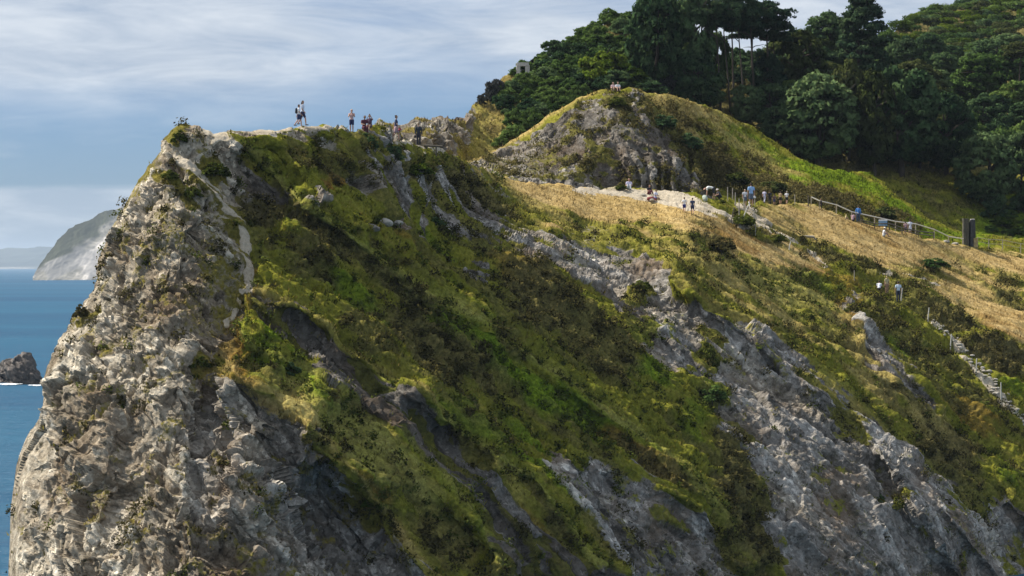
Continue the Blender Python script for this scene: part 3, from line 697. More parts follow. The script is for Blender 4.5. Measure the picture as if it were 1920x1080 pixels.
# ================================================================== sheet C: the big wooded hill
topC = interp([(660, 262), (690, 232), (712, 224), (735, 230), (756, 232), (785, 222), (806, 226), (812, 220), (845, 219), (870, 221), (885, 200), (900, 188), (920, 170), (960, 132), (985, 140), (1040, 104), (1080, 76), (1120, 50), (1180, 26), (1260, 6),
               (1310, 90), (1340, 118), (1400, 112), (1470, 85), (1560, 80), (1640, 90), (1680, 56), (1700, 38), (1740, 24), (1800, 12), (1850, 4), (1900, -14), (2100, -60)])
DC0 = tps([(690, 240, 296), (800, 230, 300), (870, 225, 306), (870, 300, 296), (800, 300, 286), (700, 300, 280), (900, 190, 320), (900, 300, 300), (980, 130, 335), (1000, 250, 310), (1100, 150, 332), (1100, 50, 352), (1180, 170, 326), (1180, 15, 375), (1300, 210, 328), (1300, 60, 375), (1400, 250, 328), (1400, 100, 372),
           (1500, 310, 326), (1500, 120, 385), (1600, 340, 326), (1600, 120, 395), (1700, 410, 318), (1700, 170, 400), (1700, 40, 540), (1800, 430, 322), (1800, 230, 380), (1800, 15, 590), (1940, 450, 322), (1940, 200, 400), (1940, 0, 600), (2060, -40, 620), (2600, -60, 640), (2600, 200, 410), (2600, 480, 335), (2600, 560, 315), (1200, 500, 290), (1700, 500, 305), (1940, 520, 305)])
def DC(px, py):
    shp = np.shape(px)
    px = np.atleast_1d(np.asarray(px, float)); py = np.atleast_1d(np.asarray(py, float))
    D = DC0(px, py)
    D = D - 2.0 * blob(px, py, 790, 250, 30, 30, 0) - 1.2 * blob(px, py, 720, 240, 26, 20, 0) - 1.4 * blob(px, py, 850, 250, 20, 50, -30)
    return D.reshape(shp)
def weightsC(px, py, P, d):
    n = fbm(P, 2.8, 4, 211); n2 = fbm(P, 1.0, 3, 212)
    wx = px + 16 * perlin(P, 3.0, 221) + 9 * perlin(P, 0.9, 222); wy = py + 16 * perlin(P, 3.0, 223) + 9 * perlin(P, 0.9, 224)
    Z = np.zeros(px.shape)
    rock = poly_in(wx, wy, [(640, 180), (860, 200), (895, 205), (890, 235), (872, 270), (860, 300), (870, 420), (600, 420)], 8)
    rock = rock * (1 - 0.9 * sstep(0.0, 0.22, n + .3 * n2))
    dry = np.clip((sstep(1040, 960, px) * (0.25 + 0.2 * sstep(870, 930, px))), 0, 1) * (1 - .3 * sstep(0, .4, n2))
    oc = 0.35 * sstep(-0.1, 0.3, n) * sstep(1000, 940, px)
    sc = np.clip(sstep(980, 1060, px) * 0.95 * (1 - sstep(300, 360, py)) + 0.7 * sstep(-.05, .25, n), 0, 1)
    vv = np.clip(sstep(1780, 1860, px) * sstep(330, 380, py), 0, 1) + 0.6 * blob(wx, wy, 960, 240, 70, 16, -38)
    beige = Z + 0.35
    return dict(rock=rock.clip(0, 1), dry=dry, scrub=sc, vivid=vv.clip(0, 1), path=Z, beige=beige, ochre=oc, dark=0.3 * rock)
SCC = build_surface(660, 2640, -70, 540, 2.5, topC, DC, weightsC, seed=300, bed=-40.0, edged=16.0, wedge=16, edge_n=3.0, back=((3, -1), (12, -8), (40, -30), (60, -50)))
SCC.pp = pix(SCC.P)
isl = (SCC.fx < 885)
part_of(SCC, 'rocky_saddle', isl, label='broken rocks of the saddle behind the people on the crest')
part_of(SCC, 'wooded_hill', ~isl, back=True, label='high hill covered by dark woods')

# ================================================================== sea
def sea_material():
    m, t = newmat("sea_water")
    p = pos(t)
    n1 = t.noise(t.vscale(p, (0.05, 0.16, 1)), 1.0, 6, 0.65)
    n2 = t.noise(t.vscale(p, (0.25, 0.7, 1)), 1.0, 6, 0.7)
    nb = t.noise(t.vscale(p, (0.0006, 0.004, 1)), 1.0, 4, 0.6)
    col = t.mix(t.ramp(t.math('ADD', t.math('MULTIPLY', nb, .5), t.math('ADD', t.math('MULTIPLY', n1, .3), t.math('MULTIPLY', n2, .2))), [(0.36, 0.0), (0.64, 1.0)]), (0.008, 0.050, 0.112), (0.017, 0.100, 0.172))
    cap = t.ramp(t.noise(t.vscale(p, (0.10, 0.35, 1), loc=(31, 7, 0)), 1.0, 6, 0.6), [(0.735, 0.0), (0.76, 1.0)])
    col = t.mix(cap, col, (0.6, 0.65, 0.68))
    df = t.n('ShaderNodeBsdfDiffuse'); t.set(df.inputs[0], col)
    gl = t.n('ShaderNodeBsdfGlossy'); gl.inputs['Roughness'].default_value = 0.35; gl.inputs[0].default_value = (.8, .9, 1, 1)
    bs = t.n('ShaderNodeMixShader'); bs.inputs[0].default_value = 0.07; t.set(bs.inputs[1], df.outputs[0]); t.set(bs.inputs[2], gl.outputs[0])
    b = t.n('ShaderNodeBump'); b.inputs['Strength'].default_value = 1.0; b.inputs['Distance'].default_value = 1.6
    t.set(b.inputs['Height'], t.math('ADD', n1, t.math('MULTIPLY', n2, 0.35)))
    t.set(gl.inputs['Normal'], b.outputs[0]); t.set(df.inputs['Normal'], b.outputs[0])
    o = t.n('ShaderNodeOutputMaterial'); t.set(o.inputs[0], bs.outputs[0])
    return m
xs = np.concatenate([-np.geomspace(30, 34000, 40)[::-1], [0], np.geomspace(30, 34000, 40)])
ys = np.concatenate([[-200, -50], np.geomspace(20, 68000, 70)])
X, Y = np.meshgrid(xs, ys); ny, nx = X.shape
idx = np.arange(ny * nx).reshape(ny, nx)
sf = np.stack([idx[:-1, :-1], idx[:-1, 1:], idx[1:, 1:], idx[1:, :-1]], -1).reshape(-1, 4)
o = mesh_np('sea', np.stack([X.ravel(), Y.ravel(), 0 * X.ravel()], -1), sf, sea_material())
tag(o, label='blue sea running out to the horizon', kind='structure')

# ------------------------------------------------------------------ far chalk headland and the low coast beyond
def relief(name, x0, x1, step, yT, ybase, D, seed, colfun, lean, back, label, kind='structure'):
    xs = np.arange(x0, x1, step); nr = 90
    t = np.linspace(0, 1, nr)[:, None]
    top = yT(xs)[None, :]; X = np.repeat(xs[None, :], nr, 0); Yp = top + (ybase - top) * t
    Dm = D(X) + lean * (ybase - Yp)
    P = unproj(X, Yp, Dm)
    sc = np.mean(Dm) / F
    h = fbm(np.stack([P[..., 0] + .6 * P[..., 2], 0 * P[..., 0], P[..., 2] * .8 - .5 * P[..., 0]], -1), 80 * sc, 5, seed, gain=0.6)
    P[..., 1] += h * 34 * sc
    P[..., 2] = np.where(t > 0.999, -2.0, P[..., 2])
    W = colfun(X, Yp, P, h)
    nx = len(xs); idx = np.arange(nr * nx).reshape(nr, nx)
    f = np.stack([idx[:-1, :-1], idx[1:, :-1], idx[1:, 1:], idx[:-1, 1:]], -1).reshape(-1, 4)
    V = P.reshape(-1, 3); ex = P[0] + np.array([0, back, 0]); ex2 = ex.copy(); ex2[:, 2] = -2
    b0 = nr * nx; i = np.arange(nx - 1)
    f2 = np.stack([b0 + i, idx[0, :-1], idx[0, 1:], b0 + i + 1], -1); f3 = np.stack([b0 + nx + i, b0 + i, b0 + i + 1, b0 + nx + i + 1], -1)
    V = np.concatenate([V, ex, ex2])
    Wv = np.concatenate([W.reshape(-1, 3), W[0], W[0]])
    o = mesh_np(name, V, np.concatenate([f, f2, f3]), None, attrs=dict(wa=Wv))
    return tag(o, label=label, kind=kind)
def far_material(name, chalk, turf, dark):
    m, t = newmat(name)
    wa = t.n('ShaderNodeAttribute', _attribute_name='wa'); s = t.n('ShaderNodeSeparateColor', i0=wa.outputs[0])
    n = t.noise(pos(t), 0.03, 5, 0.65)
    c = t.mix(s.outputs[0], turf, t.mix(t.ramp(n, [(0.4, 0), (0.6, 1)]), tuple(v * .6 for v in chalk), chalk))
    c = t.mix(s.outputs[1], c, dark)
    return finish(m, t, c, 0.95, spec=0.1)
hT = interp([(60, 519), (66, 508), (80, 486), (96, 466), (110, 450), (130, 432), (150, 420), (172, 408), (195, 400), (215, 392), (240, 380), (300, 352), (420, 320)])
def hcol(X, Yp, P, h):
    v = X + (Yp - 470) * 0.62
    wob = 26 * perlin(P, 260, 5) + 20 * perlin(P, 90, 6)
    turf_edge = np.interp(Yp, [380, 430, 470, 495, 530], [235, 172, 140, 86, 60])
    chalk = sstep(-10, 8, X + wob - turf_edge)
    A_ = np.stack([P[..., 0] + 0.6 * P[..., 2], 0 * P[..., 0], P[..., 2] * 0.9 - .5 * P[..., 0]], -1); stk = sstep(-0.1, 0.3, fbm(A_, 60, 5, 9, gain=.6))
    return np.stack([chalk * (0.35 + 0.65 * stk), 0.75 * sstep(0.05, 0.3, fbm(A_, 90, 4, 8)) * chalk, 0 * X], -1)
o = relief('far_headland', 60, 420, 1.2, lambda x: hT(x) + 5 * fbm(np.stack([x / 30., x * 0, x * 0], -1), 1.0, 4, 3) * sstep(60, 90, x), 525.5, lambda X: 4750 + (X - 60) * 1.0, 5, hcol, 4.5, 900, 'chalk headland with a turf top across the bay')
o.data.materials.append(far_material('far_chalk', (0.62, 0.58, 0.54), (0.045, 0.050, 0.030), (0.18, 0.18, 0.18)))
cT = interp([(-300, 470), (-60, 466), (0, 468), (12, 464), (25, 467), (48, 466), (70, 463), (90, 465), (120, 466), (300, 468), (700, 475)])
def ccol(X, Yp, P, h):
    return np.stack([0.6 * (Yp > 500.5) * sstep(80, 40, X) + 0 * X, 0.8 * sstep(-.1, .3, fbm(P, 500, 3, 8)), 0 * X], -1)
o = relief('far_coast', -300, 700, 2.5, lambda x: cT(x) + 2.0 * perlin(np.stack([x * 30., x * 0, x * 0], -1), 200, 3), 503.5, lambda X: 18500 + 0 * X, 6, ccol, 60, 2500, 'low wooded coast on the horizon')
o.data.materials.append(far_material('far_woods', (0.35, 0.33, 0.3), (0.045, 0.055, 0.045), (0.015, 0.025, 0.022)))
# ================================================================== small plants that nobody could count
rng = np.random.default_rng(11)
def leaf_material(name, a, b, c, trans=0.35, scale=0.5):
    """foliage: three tones mixed by clump noise and a per-object random value"""
    m, t = newmat(name)
    p = pos(t)
    n = t.noise(p, scale, 3); n2 = t.noise(p, scale * 6, 4, 0.8)
    f = t.math('ADD', t.math('MULTIPLY', n, 0.4), t.math('MULTIPLY', n2, 0.6))
    oi = t.n('ShaderNodeObjectInfo')
    f = t.math('ADD', f, t.math('MULTIPLY', t.math('SUBTRACT', oi.outputs['Random'], 0.5), 0.22))
    col = t.ramp(f, [(0.34, a), (0.5, b), (0.68, c)])
    return finish(m, t, col, 0.6, trans=trans, spec=0.0, nrm=leafnormal(t))
def tuft_material():
    m, t = newmat("grass_blades")
    wa = t.n('ShaderNodeAttribute', _attribute_name='wa'); s = t.n('ShaderNodeSeparateColor', i0=wa.outputs[0])
    r = s.outputs[2]
    g = t.ramp(r, [(0.0, (0.036, 0.044, 0.008)), (0.35, (0.11, 0.115, 0.014)), (0.7, (0.22, 0.205, 0.028)), (1.0, (0.32, 0.25, 0.065))])
    v = t.ramp(r, [(0.0, (0.045, 0.075, 0.006)), (0.5, (0.11, 0.165, 0.012)), (1.0, (0.21, 0.24, 0.03))])
    d = t.ramp(r, [(0.0, (0.22, 0.15, 0.05)), (0.4, (0.42, 0.30, 0.12)), (0.8, (0.58, 0.44, 0.21)), (1.0, (0.66, 0.53, 0.28))])
    c = t.mix(s.outputs[1], g, v); c = t.mix(s.outputs[0], c, d)
    return finish(m, t, c, 0.7, trans=0.3, spec=0.0, nrm=leafnormal(t))
TUFT = tuft_material()
def pick(s, prob, n, ymax=1120, xmin=0, xmax=1960):
    p = prob * (s.Y < ymax) * (s.X > xmin) * (s.X < 2300) * (s.Y > s.line[None, :] + 1.5)
    p = p.ravel().astype(np.float64)
    # equal density over the ground itself
    gx = np.gradient(s.P, axis=1); gy = np.gradient(s.P, axis=0)
    ar = np.linalg.norm(np.cross(gx, gy), axis=-1).ravel()
    p = p * np.minimum(ar, np.percentile(ar, 99))
    c = np.cumsum(p)
    return np.searchsorted(c, rng.random(n) * c[-1])
def grass(name, s, prob, n, hmin, hmax, label, blades=5, wd=0.05, spread=0.16, lean=(0.25, -0.05, 0)):
    i = pick(s, prob, n)
    P = s.P.reshape(-1, 3)[i]; N = s.N.reshape(-1, 3)[i]
    dry = s.W['dry'].ravel()[i]; viv = s.W['vivid'].ravel()[i]; sc = s.W['scrub'].ravel()[i]
    och = s.W['ochre'].ravel()[i]
    k = blades; m = n * k
    P = np.repeat(P, k, 0) + rng.normal(0, spread, (m, 3)) * np.array([1, 1, 0.3])
    up = np.repeat(N * 0.45, k, 0) + np.array([0, 0, 0.75]) + rng.normal(0, 0.28, (m, 3)) + np.array(lean)
    up /= np.linalg.norm(up, axis=1, keepdims=True)
    clump = np.repeat(0.7 + 0.8 * np.clip(perlin(s.P.reshape(-1, 3)[i], 1.6, 5) + 0.3, 0, 1), k)
    h = rng.uniform(hmin, hmax, m) * clump
    a = rng.random(m) * math.tau
    side = np.stack([np.cos(a), np.sin(a), 0 * a], -1) * wd * rng.uniform(0.6, 1.3, (m, 1))
    base = P - up * 0.10
    V = np.stack([base - side, base + side, base + up * (h + 0.1)[:, None]], 1).reshape(-1, 3)
    Fc = np.arange(3 * m).reshape(m, 3)
    r = np.clip(np.repeat(0.45 + 1.1 * perlin(s.P.reshape(-1, 3)[i], 1.9, 6) + 0.5 * perlin(s.P.reshape(-1, 3)[i], 0.6, 7) - 0.35 * sc, k) + rng.normal(0, 0.13, m), 0, 1)
    W = np.stack([np.repeat(np.clip(dry + 0.5 * och, 0, 1), k), np.repeat(viv, k), r], -1)
    nr = np.repeat(N, k, 0) + 0.35 * rng.normal(0, 1, (m, 3)) + np.array([0, 0, 0.25])
    o = mesh_np(name, V, Fc, TUFT, smooth=False, attrs=dict(wa=np.repeat(W, 3, 0), nrm=np.repeat(nr, 3, 0)))
    return tag(o, label=label, cat='grass', kind='stuff')
def leafquads(P, up, size, m):
    """m quads of random tilt round their points"""
    n = rng.normal(0, 1, (m, 3)) + up
    n /= np.linalg.norm(n, axis=1, keepdims=True)
    t = np.cross(n, rng.normal(0, 1, (m, 3))); t /= np.linalg.norm(t, axis=1, keepdims=True)
    b = np.cross(n, t)
    s1 = size[:, None] * t; s2 = size[:, None] * b * 0.75
    return np.stack([P - s1, P - s2 * 0.8, P + s1, P + s2 * 0.8], 1).reshape(-1, 3)
def scrubs(name, s, prob, n, rmin, rmax, per, mat, label, ls=0.10, flat=0.7):
    i = pick(s, prob, n)
    P = s.P.reshape(-1, 3)[i]; N = s.N.reshape(-1, 3)[i]
    r = rng.uniform(rmin, rmax, n) ** 1.0
    m = n * per
    dirs = rng.normal(0, 1, (m, 3)); dirs /= np.linalg.norm(dirs, axis=1, keepdims=True)
    rr = np.repeat(r, per) * rng.uniform(0.45, 1.05, m) ** 0.6
    C0 = np.repeat(P + N * (r * 0.25)[:, None], per, 0)
    Q = C0 + dirs * rr[:, None] * np.array([1, 1, flat]) + 0.12 * rng.normal(0, 1, (m, 3))
    V = leafquads(Q, dirs * 1.2 + np.array([0, 0, 0.5]), rng.uniform(0.6, 1.3, m) * ls, m)
    nr = dirs + 0.3 * rng.normal(0, 1, (m, 3)) + np.array([0, 0, 0.25])
    o = mesh_np(name, V, np.arange(4 * m).reshape(m, 4), mat, smooth=False, attrs=dict(nrm=np.repeat(nr, 4, 0)))
    return tag(o, label=label, cat='scrub', kind='stuff')
L_SCRUB = leaf_material("scrub_leaves", (0.055, 0.052, 0.020), (0.125, 0.112, 0.040), (0.22, 0.185, 0.072), 0.5, 0.6)
L_GSCRUB = leaf_material("green_scrub_leaves", (0.045, 0.060, 0.014), (0.110, 0.138, 0.026), (0.20, 0.21, 0.042), 0.4, 0.6)
L_DARK = leaf_material("dark_leaves", (0.024, 0.056, 0.026), (0.088, 0.152, 0.060), (0.185, 0.260, 0.105), 0.4, 0.35)
L_PINE = leaf_material("pine_needles", (0.013, 0.034, 0.022), (0.044, 0.082, 0.042), (0.10, 0.145, 0.062), 0.35, 0.35)
L_MID = leaf_material("mid_green_leaves", (0.040, 0.086, 0.024), (0.110, 0.185, 0.046), (0.190, 0.275, 0.070), 0.45, 0.35)
L_BRIGHT = leaf_material("bright_green_leaves", (0.035, 0.065, 0.010), (0.095, 0.155, 0.015), (0.17, 0.22, 0.03), 0.4, 0.4)
L_OLIVE = leaf_material("olive_leaves", (0.028, 0.042, 0.014), (0.066, 0.086, 0.026), (0.11, 0.125, 0.045), 0.3, 0.35)
L_GREY = leaf_material("grey_leaves", (0.025, 0.028, 0.028), (0.065, 0.070, 0.066), (0.12, 0.12, 0.11), 0.25, 0.6)
BARK = simple_mat("bark", (0.060, 0.048, 0.038), 0.9, 0.35, 3.0, bump=0.4)

WA = SA.W
vegA = (1 - WA['rock']) * (1 - WA['path'])
meadow = sstep(0.35, 0.7, WA['dry'])
grass('meadow_grass', SA, vegA * meadow, 7500, 0.08, 0.26, 'straw-coloured dry grass covering the meadow', blades=4, wd=0.035)
grass('slope_grass', SA, vegA * (1 - meadow) * (1 - 0.8 * WA['scrub']), 20000, 0.08, 0.24, 'olive green grass on the undercliff slope', blades=4, wd=0.05)
scrubs('slope_scrub', SA, vegA * WA['scrub'] * (1 - meadow), 1100, 0.25, 0.75, 80, L_SCRUB, 'low brown scrub and bracken on the undercliff slope')
scrubs('green_scrub', SA, vegA * (0.25 + WA['vivid']) * (1 - meadow) * (WA['scrub'] < 0.6), 900, 0.15, 0.5, 60, L_GSCRUB, 'low green plants growing among the slope grass')
WB = SB.W
vegB = (1 - WB['rock'])
grass('bank_grass', SB, vegB, 14000, 0.10, 0.30, 'green and yellow grass on the bank behind the fence', blades=4, wd=0.055)
scrubs('bank_scrub', SB, vegB * WB['scrub'], 1300, 0.25, 0.7, 50, L_SCRUB, 'brown scrub at the foot of the bank', ls=0.11)
grass('hill_grass', SCC, (SCC.X < 1080) * (1 - SCC.W['rock']) + (SCC.X > 1600) * (SCC.Y > 320), 9000, 0.12, 0.35, 'dry tan grass on the left flank of the wooded hill', blades=4, wd=0.06)

# ================================================================== trees
def lobes_crown(seed, wid, hgt, nl, lr, per, ls, shape='round'):
    """leaf clumps gathered on many lobes; the crown stands on z = 0"""
    r = np.random.default_rng(seed)
    V = []; NN = []
    for k in range(nl):
        if shape == 'round':
            a = r.random() * math.tau; z = r.uniform(-1, 1)
            q = math.sqrt(max(0, 1 - z * z)) * r.uniform(0.6, 1.0)
            c = np.array([math.cos(a) * q * wid * 0.36, math.sin(a) * q * wid * 0.36, hgt * (0.46 + 0.36 * z)])
            rad = lr * r.uniform(0.6, 1.25) * np.array([1, 1, 0.78])
        elif shape == 'flat':
            a = r.random() * math.tau; q = math.sqrt(r.random())
            c = np.array([math.cos(a) * q * wid * 0.42, math.sin(a) * q * wid * 0.42, hgt * (0.25 + 0.5 * r.random() * (1.1 - q * 0.6))])
            rad = lr * r.uniform(0.6, 1.2) * np.array([1.25, 1.25, 0.42])
        elif shape == 'cone':
            z = r.random() ** 0.8; a = r.random() * math.tau; q = (1 - z) ** 0.62 * r.uniform(0.55, 1.0)
            c = np.array([math.cos(a) * q * wid * 0.42, math.sin(a) * q * wid * 0.42, hgt * (0.08 + 0.86 * z)])
            rad = lr * r.uniform(0.6, 1.2) * np.array([1.1, 1.1, 0.5])
        else:   # wind-swept dome, low
            a = r.random() * math.tau; q = math.sqrt(r.random())
            c = np.array([math.cos(a) * q * wid * 0.40, math.sin(a) * q * wid * 0.40, hgt * (0.08 + 0.66 * math.sqrt(max(0, 1 - q * q)) * r.uniform(0.25, 1))])
            rad = lr * r.uniform(0.6, 1.25) * np.array([1.1, 1.1, 0.7])
        m = int(per * r.uniform(0.8, 1.2))
        d = r.normal(0, 1, (m, 3)); d[:, 2] = np.where(d[:, 2] < -0.2, -d[:, 2] * 0.7, d[:, 2]); d /= np.linalg.norm(d, axis=1, keepdims=True)
        sh = r.uniform(0.35, 1.0, m) ** 0.45
        bump = 1 + 0.22 * np.sin(d[:, 0] * 7 + k) * np.cos(d[:, 1] * 6 + k * 2)
        P = c + d * rad * (sh * bump)[:, None] + r.normal(0, 0.06 * lr, (m, 3))
        g = c - np.array([0, 0, hgt * 0.3]); g = g / (np.linalg.norm(g) + 1e-6)
        NN.append(np.repeat(d + 0.25 * g + r.normal(0, 0.6, (m, 3)), 4, 0))
        n = d + r.normal(0, 0.55, (m, 3)); n /= np.linalg.norm(n, axis=1, keepdims=True)
        t = np.cross(n, r.normal(0, 1, (m, 3))); t /= np.linalg.norm(t, axis=1, keepdims=True); b = np.cross(n, t)
        s = (ls * r.uniform(0.55, 1.25, m))[:, None]
        s = s * r.uniform(0.8, 1.2)
        V.append(np.stack([P - s * t, P - s * b * 0.6, P + s * t, P + s * b * 0.6], 1).reshape(-1, 3))
    return np.concatenate(V), np.concatenate(NN)
def tubes(segs, ns=7):
    """tapered tubes (p0, r0, p1, r1)"""
    V = []; Fc = []; b = 0
    for p0, r0, p1, r1 in segs:
        p0 = np.array(p0, float); p1 = np.array(p1, float); d = p1 - p0; d /= np.linalg.norm(d) + 1e-9
        u = np.cross(d, [0.3, 0.9, 0.2]); u /= np.linalg.norm(u); v = np.cross(d, u)
        a = np.arange(ns) / ns * math.tau
        ring = np.cos(a)[:, None] * u + np.sin(a)[:, None] * v
        V += [p0 + ring * r0, p1 + ring * r1]
        i = np.arange(ns); j = (i + 1) % ns
        Fc.append(np.stack([b + i, b + j, b + ns + j, b + ns + i], -1)); b += 2 * ns
    return np.concatenate(V), np.concatenate(Fc)
def limb(r, p, d, L, r0, n, bend=0.15):
    segs = []; p = np.array(p, float); d = np.array(d, float)
    for k in range(n):
        q = p + d * L / n; ra = r0 * (1 - k / n * 0.75); rb = r0 * (1 - (k + 1) / n * 0.75)
        segs.append((p, ra, q, rb)); p = q; d = d + r.normal(0, bend, 3); d /= np.linalg.norm(d)
    return segs
def trunk_mesh(seed, h, r0, top, nb, spread):
    r = np.random.default_rng(seed)
    segs = limb(r, (0, 0, -1.0), (r.normal(0, .04), r.normal(0, .04), 1), h + 1.0, r0, 6, 0.04)
    for k in range(nb):
        z = h * r.uniform(top, 0.95); s = segs[min(5, int((z + 1) / (h + 1) * 6))]
        a = r.random() * math.tau
        segs += limb(r, s[0], (math.cos(a), math.sin(a), r.uniform(0.25, 0.8)), spread * r.uniform(0.6, 1.1), r0 * 0.32, 4, 0.18)
    return tubes(segs)
TREES = {}
def make_kind(key, crown_v, crown_z, trunk, mat):
    crown_v, crown_n = crown_v
    o = mesh_np('crown', crown_v, np.arange(len(crown_v)).reshape(-1, 4), mat, smooth=False, attrs=dict(nrm=crown_n))
    V, Fc = trunk
    t = mesh_np('trunk', V, Fc, BARK)
    o.location = (0, 0, crown_z)
    cm, tm = o.data, t.data
    bpy.data.objects.remove(o); bpy.data.objects.remove(t)
    TREES.setdefault(key, []).append((cm, crown_z, tm))
for k in range(4):
    make_kind('oak', lobes_crown(40 + k, 9.0, 8.6, 120, 0.80, 140, 0.23), 0.0, trunk_mesh(k, 6.0, 0.34, 0.3, 8, 3.2), L_DARK)
for k in range(3):
    make_kind('pine', lobes_crown(60 + k, 8.0, 6.6, 70, 0.75, 130, 0.19, 'flat'), 8.0, trunk_mesh(20 + k, 13.0, 0.22, 0.72, 9, 3.0), L_PINE)
make_kind('cypress', lobes_crown(70, 12.0, 13.5, 170, 0.95, 150, 0.24, 'cone'), 0.8, trunk_mesh(30, 12.5, 0.5, 0.2, 12, 4.0), L_PINE)
for k in range(4):
    make_kind('thicket', lobes_crown(80 + k, 6.0, 4.6, 70, 0.60, 110, 0.18, 'dome'), -0.6, trunk_mesh(40 + k, 2.4, 0.16, 0.2, 7, 1.8), L_MID)
for k in range(3):
    make_kind('farbush', lobes_crown(90 + k, 6.0, 4.6, 14, 1.3, 150, 0.26, 'dome'), -0.6, trunk_mesh(50 + k, 2.4, 0.16, 0.2, 5, 1.8), L_MID)
for k in range(3):
    make_kind('shrub', lobes_crown(95 + k, 1.6, 1.3, 34, 0.20, 90, 0.065, 'dome'), -0.12, trunk_mesh(60 + k, 0.6, 0.04, 0.1, 8, 0.3), L_MID)
NATH = dict(oak=8.2, pine=14.6, cypress=14.2, thicket=3.6, farbush=3.7, shrub=1.05)
NATW = dict(oak=8.6, pine=8.6, cypress=12.0, thicket=6.0, farbush=6.2, shrub=1.6)
tree_n = 0
def tree(kind, loc, w, h, mat, name, label, cat='tree', group=None):
    global tree_n
    tree_n += 1
    r = random.Random(tree_n * 13)
    cm, cz, tm = r.choice(TREES[kind])
    root = empty(name, loc, r.random() * math.tau, label=label, cat=cat, group=group)
    root.scale = (w / NATW[kind], w / NATW[kind], h / NATH[kind])
    c = bpy.data.objects.new('crown' if kind not in ('shrub',) else 'foliage', cm); C.objects.link(c); c.parent = root; c.location = (0, 0, cz)
    c.material_slots[0].link = 'OBJECT'; c.material_slots[0].material = mat
    t = bpy.data.objects.new('trunk' if kind not in ('shrub',) else 'stem', tm); C.objects.link(t); t.parent = root
    return root
def tree_px(s, kind, px, ytop, ybase, wpx, mat, name, label, cat='tree', group=None):
    p = at(s, px, ybase); k = p.y / F
    return tree(kind, p, wpx * k, max(0.5, (ybase - ytop) * k), mat, name, label, cat, group)
